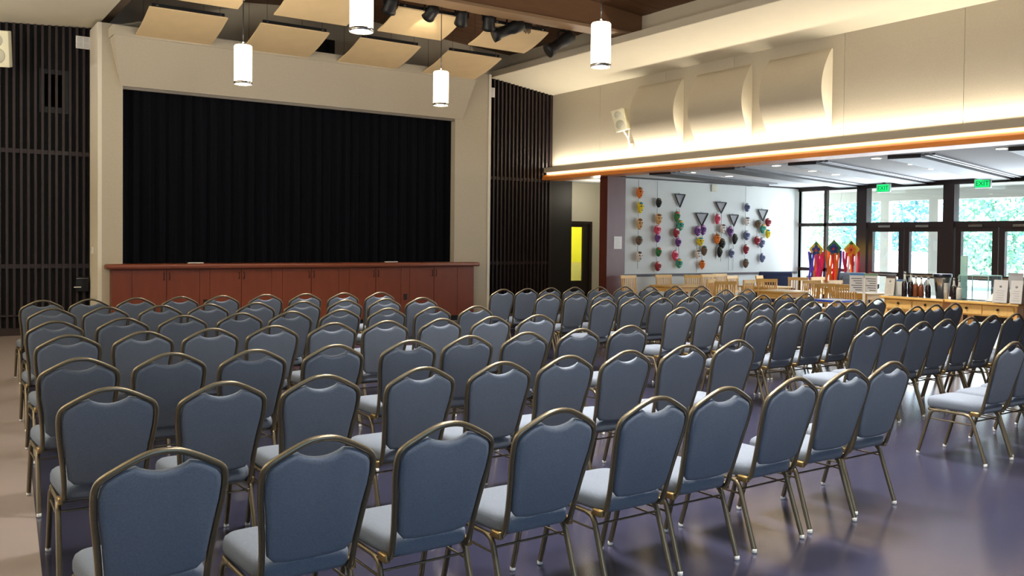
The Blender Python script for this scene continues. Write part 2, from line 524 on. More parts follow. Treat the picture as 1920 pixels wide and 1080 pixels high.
def pendants():
    shade = mat('glowing_shade', (255, 246, 225), 0.5, emit=(255, 232, 190), estr=7.5)
    lens = mat('pendant_lens', (255, 250, 235), 0.4, emit=(255, 240, 210), estr=14)
    first = None
    names = {(3.95, 12.6): 'far left cylindrical pendant lamp hanging before the black curtain',
             (7.15, 12.6): 'far right cylindrical pendant lamp hanging before the proscenium header',
             (3.95, 8.65): 'near left cylindrical pendant lamp cut by the top of the view',
             (7.15, 8.6): 'near right cylindrical pendant lamp hanging before the cream soffit'}
    for (x, y), lab in names.items():
        if first is None:
            t = empty('pendant_lamp', (x, y, 3.8), 0)
            MB().lathe([(0.118, 0.03), (0.122, 0.035), (0.122, 0.53), (0.112, 0.545)], n=28).build('shade', shade, t)
            MB().lathe([(0.124, 0.0), (0.128, 0.0), (0.128, 0.035), (0.124, 0.035)], n=28, cap=False).build('ring', steel, t)
            MB().lathe([(0.05, 0.012), (0.05, 0.03)], n=20).build('lens', lens, t)
            MB().lathe([(0.12, 0.025), (0.12, 0.03)], n=20).build('baffle', mat('baffle_warm', (205, 190, 165), 0.5), t)
            MB().lathe([(0.03, 0.545), (0.02, 0.58), (0.006, 0.6)], n=12).build('cap', steel, t)
            MB().tube([(0, 0, 0.6), (0, 0, 2.25)], 0.006, 6).build('stem', black_m, t)
            first = t
        else:
            t = copy_tree(first)
            t.location = (x, y, 3.8)
        tag(t, lab, 'pendant lamp', 'cylindrical pendant lamps')
        light('pendant_glow', 'POINT', (x, y, 3.72), 30, (1.0, 0.93, 0.82), 0.12)
        light('pendant_uplight', 'POINT', (x, y, 4.5), 8, (1.0, 0.92, 0.78), 0.1)
pendants()

def stage_lights():
    def spot(kind, loc, aim, label):
        t = empty('stage_spotlight', loc, 0, label, 'spotlight', 'black stage spotlights under the brown beam')
        t.scale = (1.25, 1.25, 1.25)
        d = (Vector(aim)-Vector(loc)).normalized()
        q = d.to_track_quat('Z', 'Y').to_matrix().to_4x4()
        if kind == 'long':
            MB().lathe([(0.07, -0.16), (0.085, -0.14), (0.09, 0.0), (0.075, 0.05), (0.075, 0.2), (0.095, 0.22), (0.1, 0.3), (0.085, 0.3)], n=20, M=q).build('barrel', black_m, t)
            MB().lathe([(0.075, 0.285), (0.075, 0.288)], n=16, M=q).build('lens', mat('spot_lens', (60, 66, 80), 0.1), t)
        else:
            MB().lathe([(0.05, -0.11), (0.075, -0.08), (0.085, 0.05), (0.095, 0.1), (0.085, 0.1)], n=18, M=q).build('barrel', black_m, t)
            MB().lathe([(0.07, 0.085), (0.07, 0.088)], n=16, M=q).build('lens', mat('spot_lens', (60, 66, 80), 0.1), t)
        MB().tube([(-0.1, 0, 0), (-0.1, 0, 0.1), (-0.07, 0, 0.13), (0.07, 0, 0.13), (0.1, 0, 0.1), (0.1, 0, 0)], 0.012, 6).build('yoke', black_m, t)
        MB().tube([(0, 0, 0.13), (0, 0, 0.2)], 0.018, 6).build('clamp', black_m, t)
    Y = 12.72; Z = 5.31
    spot('short', (6.3, Y, Z), (6.6, 16, 2), 'short black spotlight, first from left on the lighting pipe')
    spot('short', (7.03, Y, Z), (7.0, 16, 4), 'short black spotlight over the lit panel, second from left')
    spot('short', (7.6, Y, Z), (8.6, 15, 3), 'short black spotlight, third from left on the pipe')
    spot('short', (8.13, Y, Z), (9.2, 14.5, 3), 'short black spotlight, fourth from left, left of the long ones')
    spot('long', (8.62, Y, Z-0.03), (7.4, 13.3, 4.7), 'long black ellipsoidal spotlight, left one of two')
    spot('long', (9.72, Y, Z-0.1), (8.9, 13.0, 4.6), 'long black ellipsoidal spotlight, rightmost on the pipe')
    p = MB().tube([(5.6, Y, 5.57), (10.6, Y, 5.57)], 0.022, 8).build('lighting_pipe', black_m)
    tag(p, 'thin black horizontal pipe carrying the stage spotlights', 'pipe')
    j = empty('junction_box', (8.92, Y, 5.32), 0, 'black electrical box with dangling plugs between long spotlights', 'electrical box')
    MB().box(-0.07, 0.07, -0.05, 0.05, 0, 0.16).build('case', black_m, j)
    MB().tube([(0, 0, 0.16), (0, 0, 0.22)], 0.015, 6).build('hanger', black_m, j)
    for k in range(5):
        x = -0.06+0.03*k
        MB().tube([(x, 0, 0.0), (x+0.01, 0.01, -0.05), (x-0.005, 0, -0.08-0.02*(k % 2))], 0.008, 5).build('plug', black_m, j)
    c = MB().tube([(9.0, Y, 5.48), (9.15, Y, 5.38), (9.32, Y, 5.37), (9.5, Y, 5.47), (9.62, Y, 5.5)], 0.007, 5).build('power_cable', black_m)
    tag(c, 'thin black cable drooping from the electrical box to the last spotlight', 'cable')
    # lamps that are switched on
    a = light('spot_beam', 'SPOT', (7.0, 12.62, 5.02), 9, (1.0, 0.86, 0.6), 0.02, spot=radians(50), blend=0.5)
    a.rotation_euler = (Vector((7.12, 13.15, 5.18))-a.location).to_track_quat('-Z', 'Y').to_euler()
    a = light('spot_beam', 'SPOT', (9.55, 12.72, 4.98), 8, (1.0, 0.86, 0.6), 0.02, spot=radians(60), blend=0.6)
    a.rotation_euler = (Vector((9.28, 13.05, 5.2))-a.location).to_track_quat('-Z', 'Y').to_euler()
stage_lights()

def gable_speaker():
    t = empty('wall_speaker', (6.75, 16.5, 5.22), 0, 'small black loudspeaker on the wall above the stage header', 'loudspeaker')
    MB().bbox(-0.17, 0.17, -0.14, 0.08, 0, 0.27, 0.015).build('cabinet', black_m, t)
    MB().lathe([(0.08, 0), (0.06, -0.01)], n=16, M=Matrix.Translation((0, -0.142, 0.12)) @ Matrix.Rotation(pi/2, 4, 'X')).build('cone', mat('dark_cone', (30, 30, 36), 0.6), t)
gable_speaker()

# ------------------------------------------------------------------ right wall over the opening
def right_wall():
    w = empty('wall_right'); w['kind'] = 'structure'
    ys = [16.6, 14.9, 12.9, 11.15, 8.85, 6.9, 5.1, 3.2, 1.2, -1.0, -3, -5]
    for i in range(len(ys)-1):
        MB().box(BX, BX+0.2, ys[i+1]+0.003, ys[i]-0.003, 3.2, 5.05).build('wall_panel', beige, w)
    MB().box(BX+0.02, BX+0.2, -5, 16.66, 3.15, 5.0).build('core', beige, w)
    # cove lip
    MB().box(12.15, 12.17, -5, BY, 3.205, 3.315).build('cove_fascia', beige, w)
    MB().box(12.17, 12.39, -5, BY, 3.205, 3.225).build('cove_shelf', cream, w)
    MB().box(12.24, 12.265, -5, BY, 3.165, 3.204).build('led_strip', mat('led_glow', (255, 240, 200), 0.5, emit=(255, 236, 190), estr=3), w, label='glowing strip light')
    # rounded orange valance beam
    pr = [(12.1, 3.03), (12.6, 3.03), (12.6, 3.165), (12.24, 3.165), (12.19, 3.157), (12.15, 3.137), (12.12, 3.103), (12.105, 3.065)]
    n = len(pr)
    V = [(x, -5, z) for x, z in pr]+[(x, BY, z) for x, z in pr]
    MB().add(V, [tuple(range(n)), tuple(range(n, 2*n))[::-1]]+[(i, (i+1) % n, n+(i+1) % n, n+i) for i in range(n)]).build('valance', orange_wood, w)
    MB().box(12.3, 12.5, 2.0, 5.97, 0, 3.03).build('pier', cherry_dark, w)
    MB().box(12.39, 12.6, -5, 2.0, 0, 3.1).build('lower_wall', beige, w)
right_wall()
def barrel_panels():
    lab = ['barrel fronted acoustic wall panel nearest the corner loudspeaker', 'middle barrel fronted acoustic wall panel over the opening', 'barrel fronted acoustic wall panel farthest from the stage']
    for i, (y0, y1) in enumerate(((12.4, 13.65), (10.72, 12.02), (9.07, 10.33))):
        z0, z1, d = 3.52, 4.79, 0.25
        n = 18
        prof = [(BX, z0)]+[(BX-0.03-d*sin(pi*k/n)**0.9 if 0 < k < n else BX-0.03, z0+(z1-z0)*k/n) for k in range(n+1)]+[(BX, z1)]
        m = len(prof)
        V = [(x-BX, y0-y0, z-z0) for x, z in prof]+[(x-BX, y1-y0, z-z0) for x, z in prof]
        t = empty('barrel_panel', (BX, y0, z0), 0, lab[i], 'acoustic panel', 'barrel acoustic panels on the right wall')
        MB().add(V, [(k, k+1, m+k+1, m+k) for k in range(m-1)]+[(0, m, 2*m-1, m-1)], True).build('curved_face', beige, t)
        MB().add(V[:m], [tuple(range(m))]).build('end_cap', cream, t)
        MB().add(V[m:], [tuple(range(m))[::-1]]).build('end_cap', cream, t)
barrel_panels()

def speakers():
    # right wall speaker
    t = empty('wall_loudspeaker', (12.12, 13.82, 3.9), 0, 'white two cone loudspeaker tilted on a bracket by the right corner', 'loudspeaker')
    B = Matrix.Rotation(radians(-62), 4, 'Z') @ Matrix.Rotation(radians(-13), 4, 'Y') @ Matrix.Rotation(radians(8), 4, 'X')
    MB().bbox(-0.13, 0.13, -0.12, 0.1, 0, 0.44, 0.012, M=B).build('cabinet', cream_p, t)
    for z, r in ((0.13, 0.095), (0.33, 0.075)):
        MB().lathe([(r, 0.0), (r*0.95, 0.006), (r*0.5, 0.012)], n=20, M=B @ Matrix.Translation((0, -0.12, z)) @ Matrix.Rotation(pi/2, 4, 'X')).build('cone', grille_m, t)
    MB().tube([(-0.02, 0, 0.02), (0.12, 0.0, -0.14), (0.2, 0.03, -0.3)], 0.018, 6).build('bracket', white_p, t)
    MB().tube([(0.1, -0.05, 0.02), (0.14, 0.0, -0.14)], 0.012, 6).build('brace', white_p, t)
    MB().box(0.2, 0.262, 0.0, 0.08, -0.36, -0.24).build('wall_plate', white_p, t)
    # left
    t = empty('wall_loudspeaker', (1.2, 15.98, 4.25), radians(-14), 'white two cone loudspeaker before the left slatted wall', 'loudspeaker')
    B = Matrix.Rotation(radians(12), 4, 'X')
    MB().bbox(-0.18, 0.18, -0.13, 0.13, 0, 0.55, 0.012, M=B).build('cabinet', cream_p, t)
    for z, r in ((0.17, 0.125), (0.4, 0.1)):
        MB().lathe([(r, 0.0), (r*0.95, 0.006), (r*0.5, 0.012)], n=20, M=B @ Matrix.Translation((0, -0.13, z)) @ Matrix.Rotation(pi/2, 4, 'X')).build('cone', grille_m, t)
    MB().lathe([(0.012, 0.0), (0.01, 0.004)], n=10, M=B @ Matrix.Translation((0, -0.132, 0.29)) @ Matrix.Rotation(pi/2, 4, 'X')).build('tweeter', black_m, t)
    MB().tube([(0, 0.05, 0.2), (0, 0.66, 0.2)], 0.02, 6).build('bracket', white_p, t)
speakers()

def small_wall_items():
    def grille(x, label):
        t = empty('square_speaker_grille', (x, BY-0.03, 4.79), 0, label, 'loudspeaker')
        MB().bbox(-0.11, 0.11, 0, 0.028, 0, 0.21, 0.006).build('housing', white_p, t)
        for i in (-1, 1):
            for k in (0, 1):
                MB().box(i*0.05-0.04, i*0.05+0.04, -0.003, 0, 0.015+k*0.095, 0.1+k*0.095).build('mesh_cell', mat('grille_lt', (198, 198, 200), 0.7), t)
    grille(2.49, 'square white grille speaker at the top right of the left slats')
    grille(10.66, 'square white grille speaker at the top left of the right slats')
    t = empty('fire_alarm', (10.5, BY-0.06, 2.3), 0, 'small red fire alarm strobe at the edge of the right slats', 'fire alarm')
    MB().bbox(-0.045, 0.045, 0, 0.05, 0, 0.13, 0.006).build('body', mat('alarm_red', (200, 30, 30), 0.4), t)
    MB().bbox(-0.025, 0.025, -0.012, 0, 0.06, 0.11, 0.004).build('lens', white_p, t)
    t = empty('thermostat', (2.585, 16.25, 1.34), 0, 'white thermostat on the left side of the proscenium', 'thermostat')
    MB().bbox(-0.025, 0.013, -0.04, 0.04, 0, 0.12, 0.005).build('body', white_p, t)
    MB().box(-0.028, -0.025, -0.02, 0.02, 0.07, 0.1).build('display', grille_m, t)
    t = empty('connection_box', (2.47, BY-0.04, 0.7), 0, 'black audio connection box low on the left slatted wall', 'electrical box')
    MB().bbox(-0.1, 0.1, -0.05, 0.04, 0, 0.25, 0.008).build('case', black_m, t)
    MB().tube([(-0.09, -0.06, 0.22), (0.02, -0.09, 0.225), (0.09, -0.06, 0.22)], 0.008, 6).build('handle', steel, t)
    MB().box(-0.13, -0.02, -0.06, -0.05, 0.07, 0.085).build('latch', white_p, t)
    MB().tube([(0.05, 0, 0.0), (0.04, -0.02, -0.2), (0.06, 0, -0.7)], 0.01, 5).build('cable', black_m, t)
small_wall_items()

# ------------------------------------------------------------------ shell behind the camera
struct('wall_left', MB().box(-4.2, -4.0, -5, 17, 0, 5.3), beige)
struct('wall_rear', MB().box(-4, 12.6, -5.2, -5, 0, 6.2), beige)

# ------------------------------------------------------------------ lobby wing
WY, WX, WZ = 14.65, 18.75, 3.05
def wing():
    c = empty('ceiling_lobby'); c['kind'] = 'structure'
    MB().box(12.55, WX+0.15, 2.0, WY+0.1, WZ, WZ+0.1).build('ceiling_board', wing_ceil, c)
    MB().box(12.55, 15.0, WY+0.1, 17.1, WZ, WZ+0.1).build('corridor_ceiling', wing_ceil, c)
    dk = mat('dark_track_metal', (58, 54, 56), 0.5, 0.3)
    lt = mat('pale_track_metal', (120, 118, 122), 0.4, 0.4)
    for (x0, y0) in ((12.78, 11.62), (12.96, 9.98), (13.15, 8.2), (13.3, 6.4), (12.7, 13.2)):
        L = 6.2; a = math.atan2(1.63, 6.3)
        M = RZ(a, (x0, y0, 0))
        if y0 > 13: L = 4.2
        MB().box(-0.2, L, -0.25, 0.25, WZ-0.06, WZ, M=M).build('partition_track', dk, c)
        MB().box(-0.2, L, -0.36, -0.3, WZ-0.03, WZ, M=M).build('track_rail', lt, c)
        MB().box(-0.2, L, -0.46, -0.41, WZ-0.03, WZ, M=M).build('track_rail', lt, c)
    glow = mat('downlight_glow', (255, 252, 240), 0.5, emit=(255, 246, 225), estr=6)
    for i, (x, y) in enumerate([(13.1, 12.86), (14.41, 13.06), (13.05, 10.71), (14.51, 11.04), (15.6, 11.3), (13.12, 8.74), (14.53, 8.97), (15.7, 9.3), (13.15, 6.74)]):
        rows = ['far', 'far', 'middle', 'middle', 'middle', 'near', 'near', 'near', 'nearest']
        t = empty('recessed_downlight', (x, y, WZ), 0, 'recessed lobby downlight, %s, %s row from mask wall' % (['first from the opening', 'second from the opening', 'first from the opening', 'second from the opening', 'third from the opening', 'first from the opening', 'second from the opening', 'third from the opening', 'alone by the opening'][i], ['first', 'first', 'second', 'second', 'second', 'third', 'third', 'third', 'fourth'][i]), 'ceiling light', 'recessed lobby downlights')
        MB().lathe([(0.085, -0.008), (0.1, 0)], n=20).build('trim_ring', white_p, t)
        MB().lathe([(0.075, -0.012), (0.075, -0.008)], n=20).build('lamp', glow, t)
    # mask wall with chair rail
    w = empty('wall_lobby_back'); w['kind'] = 'structure'
    MB().box(12.9, WX+0.15, WY, WY+0.15, 0, WZ).build('wall_board', mask_wall, w)
    MB().box(12.9, WX-0.05, WY-0.03, WY, 0.88, 0.93).build('chair_rail', dark_frame, w)
    MB().box(12.9, WX-0.05, WY-0.02, WY, WZ-0.035, WZ).build('cornice', dark_frame, w)
    MB().box(12.9, WX-0.05, WY-0.015, WY, 0.0, 0.12).build('skirting', dark_frame, w)
    t = MB().bbox(-0.09, 0.09, 0, 0.03, 0, 0.16, 0.005).build('wall_vent', grille_m, loc=(15.65, WY-0.03, 2.83))
    tag(t, 'small pale square vent high on the mask wall', 'vent')
    # cherry pier between corridor and lobby
    struct('wall_pier', MB().box(12.39, 12.9, WY-0.03, WY+0.22, 0, 3.03), cherry_dark)
    t = empty('paper_notice', (12.7, WY-0.034, 1.48), 0, 'white paper notice on the cherry pier', 'notice')
    MB().box(-0.11, 0.11, 0, 0.003, 0, 0.27).build('sheet', white_p, t)
    for k in range(7):
        MB().box(-0.08, 0.08-0.03*(k % 3), -0.0012, 0, 0.04+0.03*k, 0.045+0.03*k).build('print_line', mat('faint_print', (180, 178, 176), 0.8), t)
    # corridor
    struct('wall_corridor', MB().box(12.39, 12.95, 17.0, 17.15, 0, WZ).box(13.92, 15.2, 17.0, 17.15, 0, WZ).box(12.95, 13.92, 17.0, 17.15, 2.12, WZ), mat('corridor_paint', (196, 192, 176), 0.9))
    struct('wall_corridor_side', MB().box(15.0, 15.2, WY+0.15, 17.0, 0, WZ), MATS['corridor_paint'])
    d = empty('door_1'); d['kind'] = 'structure'
    dm = mat('dark_door', (34, 24, 20), 0.4)
    mb = MB().box(12.95, 13.02, 16.98, 17.1, 0, 2.12).box(13.84, 13.92, 16.98, 17.1, 0, 2.12).box(13.02, 13.84, 16.98, 17.1, 2.05, 2.12)
    mb.build('door_frame', dm, d)
    lf = MB().box(13.02, 13.08, 17.02, 17.07, 0, 2.05).box(13.66, 13.84, 17.02, 17.07, 0, 2.05).box(13.08, 13.66, 17.02, 17.07, 1.98, 2.05).box(13.08, 13.66, 17.02, 17.07, 0, 0.68).build('door_leaf', dm, d)
    MB().box(13.08, 13.66, 17.04, 17.046, 0.68, 1.98).build('glass_pane', GLASS, d)
    yl = mat('yellow_paint', (222, 212, 30), 0.8)
    struct('wall_yellow_room', MB().box(11.9, 16.5, 18.5, 18.6, 0, 3).box(12.4, 12.5, 17.15, 18.5, 0, 3).box(16.4, 16.5, 17.15, 18.5, 0, 3).box(12.4, 16.5, 17.15, 18.5, 2.9, 3), yl)
    for i in range(4):
        x = 13.95+i*0.09
        t = empty('leaning_frame', (x, 17.9, 0), radians(8), 'pale picture frame leaning in the yellow room, %s from left' % ORD[i], 'picture frame', 'frames leaning behind the glass door')
        M = Matrix.Rotation(radians(9), 4, 'Y')
        MB().box(-0.02, 0.02, -0.28, 0.3, 0.0, 1.12-0.03*i, M=M).build('frame', mat('pale_frame%d' % (i % 2), ((236, 226, 190), (186, 150, 96))[i % 2], 0.6), t)
        MB().box(-0.024, -0.02, -0.23, 0.25, 0.05, 1.05-0.03*i, M=M).build('canvas', white_p, t)
wing()

# ------------------------------------------------------------------ window wall
def window_wall():
    X0, X1 = WX, WX+0.1
    def fr(mb, y0, y1, z0, z1, d=0.0):
        mb.box(X0-d, X1+d, y0, y1, z0, z1)
    head = MB(); fr(head, 2.0, WY, 2.95, WZ, 0.02)
    struct('trim_2', head, dark_frame)
    for i, (y0, y1) in enumerate(((12.69, 12.95), (10.57, 10.82), (8.45, 8.7), (6.33, 6.58))):
        struct('trim_%d' % (i+3), MB().box(X0-0.05, X1+0.05, y0, y1, 0, 2.95), dark_frame)
    def pane(p, y0, y1, z0, z1):
        MB().box(X0+0.045, X0+0.051, y0, y1, z0, z1).build('pane', GLASS, p)
    w = empty('window_1'); w['kind'] = 'structure'
    mb = MB()
    ys = (12.95, 13.86, 14.85)
    for y in ys: fr(mb, y-0.03 if y > 12.95 else y, y+0.04, 0, 2.95)
    fr(mb, 14.85, WY, 0, 2.95)
    for z in (0.04, 1.0, 2.11): fr(mb, 12.95, 14.85, z-0.04, z+0.04)
    mb.build('frame', dark_frame, w)
    for a, b in ((12.99, 13.83), (13.9, 14.82)):
        for c, d in ((0.08, 0.96), (1.04, 2.07), (2.15, 2.95)): pane(w, a, b, c, d)
    n = 2
    for j, (y0, y1) in enumerate(((10.82, 12.69), (8.7, 10.57), (6.58, 8.45))):
        w = empty('window_%d' % (j+2)); w['kind'] = 'structure'
        mb = MB(); fr(mb, y0, y1, 2.02, 2.15, 0.02)
        mb.build('transom_bar', dark_frame, w)
        pane(w, y0, y1, 2.15, 2.95)
        ym = (y0+y1)/2
        for k, (a, b) in enumerate(((y0+0.02, ym-0.01), (ym+0.01, y1-0.02))):
            d = empty('door_%d' % n); d['kind'] = 'structure'; n += 1
            mb = MB()
            fr(mb, a, a+0.12, 0.02, 2.02); fr(mb, b-0.12, b, 0.02, 2.02)
            fr(mb, a+0.12, b-0.12, 1.93, 2.02); fr(mb, a+0.12, b-0.12, 0.02, 0.22); fr(mb, a+0.12, b-0.12, 0.9, 1.0)
            mb.build('door_leaf', dark_frame, d)
            pane(d, a+0.12, b-0.12, 1.0, 1.93); pane(d, a+0.12, b-0.12, 0.22, 0.9)
            MB().box(X0-0.08, X0-0.05, a+0.1, b-0.1, 0.93, 0.97).build('push_bar', steel, d)
            MB().box(X0-0.06, X0-0.0, a+0.3, b-0.3, 2.03, 2.08).build('door_closer', steel, d)
    struct('wall_lobby_far', MB().box(X0, X1, 2.0, 6.33, 0, WZ), beige)
    struct('wall_lobby_front', MB().box(12.6, WX+0.1, 1.9, 2.0, 0, WZ+0.1), beige)
window_wall()

def exit_sign(loc, label):
    t = empty('exit_sign', loc, 0, label, 'exit sign', 'green exit signs over the glass doors')
    MB().bbox(-0.03, 0.03, -0.17, 0.17, 0, 0.19, 0.006).build('housing', mat('sign_housing', (170, 180, 175), 0.3), t)
    f = MB().box(-0.034, -0.031, -0.15, 0.15, 0.015, 0.175).build('face', mat('exit_green', (0, 190, 90), 0.4, emit=(0, 220, 110), estr=0.75), t)
    MB().box(-0.015, 0.015, -0.03, 0.03, 0.19, 0.22).build('canopy', dark_frame, t)
    cu = bpy.data.curves.new('exit_text', 'FONT'); cu.body = 'EXIT'; cu.size = 0.135; cu.extrude = 0.001
    cu.align_x = 'CENTER'
    to = bpy.data.objects.new('exit_text', cu); COL.objects.link(to)
    bpy.context.view_layer.update()
    me = bpy.data.meshes.new_from_object(to)
    bpy.data.objects.remove(to)
    me.materials.clear(); me.materials.append(mat('exit_letter', (8, 70, 40), 0.5))
    o = bpy.data.objects.new('lettering', me); COL.objects.link(o); o.parent = f
    o.matrix_local = Matrix(((0, 0, -1, -0.0355), (-1, 0, 0, 0), (0, 1, 0, 0.048), (0, 0, 0, 1)))
exit_sign((18.5, 12.12, 2.83), 'green exit sign over the glass doors nearer the mask wall')
exit_sign((18.5, 9.85, 2.83), 'green exit sign over the right hand glass doors')

# ------------------------------------------------------------------ outdoors
def outdoors():
    struct('ground', MB().box(19.0, 90, -40, 70, -0.15, -0.02), concrete)
    wp = mat('white_porch_paint', (215, 212, 205), 0.8)
    b = MB().box(21.4, 21.65, 2, 20, 2.78, 3.05).build('porch_beam', wp)
    tag(b, 'white porch beam outside above the glass doors', 'beam')
    struct('ceiling_porch', MB().box(18.95, 21.7, 2, 20, 3.05, 3.15), wp)
    for i, y in enumerate((16.7, 14.0, 12.65, 9.7)):
        t = empty('porch_post', (21.52, y, -0.02), 0, 'square white porch post outside, %s from the mask wall' % ORD[i], 'post', 'white porch posts')
        MB().box(-0.09, 0.09, -0.12, 0.12, 0, 2.8).build('shaft', wp, t)
        MB().box(-0.12, 0.12, -0.15, 0.15, 0, 0.15).build('plinth', wp, t)
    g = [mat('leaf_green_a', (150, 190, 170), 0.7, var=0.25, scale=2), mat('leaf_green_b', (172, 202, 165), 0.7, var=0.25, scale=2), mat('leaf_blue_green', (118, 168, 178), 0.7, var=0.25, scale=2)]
    bark = mat('bark', (110, 95, 85), 0.9)
    rnd = random.Random(11)
    spots = [(33, 29.5, 5.8, 2, 'blue green tree behind the first porch post'), (36.3, 23.6, 5.6, 2, 'tall blue green tree seen left of the glass doors'),
             (38.8, 27.5, 5.0, 1, 'pale green tree beyond the left glass doors'), (33, 17.0, 4.3, 0, 'green tree behind the right leaf of the first doors'),
             (39.5, 18.9, 6.2, 2, 'broad tree seen through the right hand transom'), (34.5, 12.0, 4.4, 1, 'light green bushy tree at the right edge'),
             (50, 35, 8.0, 1, 'far pale tree between the doors')]
    for x, y, h, gi, lab in spots:
        t = empty('tree', (x, y, -0.02), 0, lab, 'tree', 'trees outside the lobby windows')
        MB().tube([(0, 0, 0), (0.05, 0.05, h*0.35), (0, 0, h*0.6)], [0.16, 0.12, 0.07], 8).build('trunk', bark, t)
        mb = MB(); vs = []; fs = []
        for k in range(2600):
            a = rnd.uniform(0, 2*pi); cz = rnd.uniform(-1, 1); rr = rnd.uniform(0.55, 1.0)
            s = sqrt(1-cz*cz)
            lump = 1+0.22*sin(3*a+h)+0.15*sin(5*cz+a*2)
            p = Vector((s*cos(a)*h*0.42*rr*lump, s*sin(a)*h*0.42*rr*lump, h*0.55+cz*h*0.45*rr))
            if p.z < 0.4: continue
            d1 = Vector((rnd.uniform(-1, 1), rnd.uniform(-1, 1), rnd.uniform(-1, 1))).normalized()*rnd.uniform(0.07, 0.15)
            d2 = d1.cross(Vector((rnd.uniform(-1, 1), rnd.uniform(-1, 1), rnd.uniform(-1, 1)))).normalized()*rnd.uniform(0.06, 0.12)
            i = len(vs); vs += [p-d1, p+d2, p+d1, p-d2]; fs.append((i, i+1, i+2, i+3))
        mb.add(vs, fs)
        mb.build('crown', g[gi], t, kind='stuff')
    h = MB(); vs = []; fs = []
    for k in range(5200):
        p = Vector((rnd.uniform(43, 45), rnd.uniform(5, 46), rnd.uniform(0, 2.4)))
        d1 = Vector((rnd.uniform(-1, 1), rnd.uniform(-1, 1), rnd.uniform(-1, 1))).normalized()*0.2
        d2 = d1.cross(Vector((rnd.uniform(-1, 1), rnd.uniform(-1, 1), 1))).normalized()*0.17
        i = len(vs); vs += [p-d1, p+d2, p+d1, p-d2]; fs.append((i, i+1, i+2, i+3))
    h.add(vs, fs)
    o = h.build('hedge', g[0], kind='stuff'); tag(o, 'long green hedge beyond the parked cars', 'hedge')
    def car(loc, rz, color, label):
        t = empty('car', loc, rz, label, 'car', 'cars parked outside')
        cm = mat('car_paint_%d_%d' % (color[0], color[2]), color, 0.25, 0.1, coat=0.5)
        prof = [(-2.1, 0.35), (-2.15, 0.75), (-1.9, 0.92), (-1.3, 0.98), (-0.7, 1.4), (0.6, 1.45), (1.35, 1.0), (1.95, 0.9), (2.15, 0.65), (2.1, 0.35)]
        n = len(prof); V = []
        for s, ins in ((-0.85, 0), (0.85, 0)):
            for x, z in prof: V.append((x, s*(0.86 if z > 1.2 else 1), z))
        MB().add(V, [tuple(range(n)), tuple(range(n, 2*n))[::-1]]+[(i, (i+1) % n, n+(i+1) % n, n+i) for i in range(n)]).build('body', cm, t)
        gm = mat('car_glass', (140, 160, 175), 0.3)
        MB().add([(-1.25, -0.7, 1.01), (-1.25, 0.7, 1.01), (-0.75, 0.66, 1.37), (-0.75, -0.66, 1.37)], [(0, 1, 2, 3)]).add([(x-0.01*0, y, z) for x, y, z in [(1.3, -0.7, 1.04), (1.3, 0.7, 1.04), (0.68, 0.66, 1.42), (0.68, -0.66, 1.42)]], [(0, 1, 2, 3)]).build('windscreen', gm, t).location = (0, 0, 0.02)
        for s in (-1, 1):
            MB().add([(-1.1, s*0.85, 1.03), (-0.1, s*0.84, 1.03), (-0.1, s*0.78, 1.36), (-0.7, s*0.78, 1.34)], [(0, 1, 2, 3)]).add([(0, s*0.84, 1.03), (1.1, s*0.85, 1.03), (0.55, s*0.78, 1.37), (0, s*0.78, 1.37)], [(0, 1, 2, 3)]).build('side_window', gm, t)
        for x in (-1.35, 1.35):
            for s in (-1, 1):
                wh = MB().lathe([(0.2, -0.1), (0.31, -0.09), (0.31, 0.09), (0.2, 0.1)], n=18, M=Matrix.Rotation(pi/2, 4, 'X')).build('wheel', mat('tyre', (30, 30, 32), 0.8), t, loc=(x, s*0.8, 0.33))
                MB().lathe([(0.18, -0.11), (0.18, 0.11)], n=12, M=Matrix.Rotation(pi/2, 4, 'X')).build('hub', steel, wh)
    car((27.5, 17.3, -0.02), radians(100), (235, 235, 235), 'white car parked behind the coffee jars, seen through the glass doors')
    car((29.3, 12.0, -0.02), radians(85), (232, 236, 240), 'white car parked outside the right hand glass doors')
    car((31.5, 23.2, -0.02), radians(95), (150, 175, 190), 'pale blue car parked outside the left door leaf')
outdoors()

# ------------------------------------------------------------------ banquet chairs
def lerp_path(keys, t):
    for i in range(len(keys)-1):
        a, b = keys[i], keys[i+1]
        if t <= b[0]:
            k = (t-a[0])/(b[0]-a[0]); return [a[j]+(b[j]-a[j])*k for j in range(1, len(a))]
    return list(keys[-1][1:])
def catmull(pts, n=4, closed=False):
    out = []; k = len(pts); P = [Vector(p) for p in pts]
    rng = range(k) if closed else range(k-1)
    for i in rng:
        p0 = P[(i-1) % k] if closed or i > 0 else P[i]
        p1 = P[i]; p2 = P[(i+1) % k]
        p3 = P[(i+2) % k] if closed or i+2 < k else p2
        for j in range(n):
            t = j/n
            out.append(0.5*((2*p1)+(p2-p0)*t+(2*p0-5*p1+4*p2-p3)*t*t+(3*p1-p0-3*p2+p3)*t**3))
    if not closed: out.append(P[-1])
    return out

APX_Y, APX_Z = -0.355, 0.918
BOT_Y, BOT_Z = -0.225, 0.45
LEAN = math.atan2(BOT_Y-APX_Y, APX_Z-BOT_Z)
def bp(u, d, off=0.0):
    # point on back plane: u across, d distance below the apex, off towards the front
    dirv = Vector((0, sin(LEAN), -cos(LEAN))); nrm = Vector((0, cos(LEAN), sin(LEAN)))
    return Vector((u, APX_Y, APX_Z))+dirv*d+nrm*off

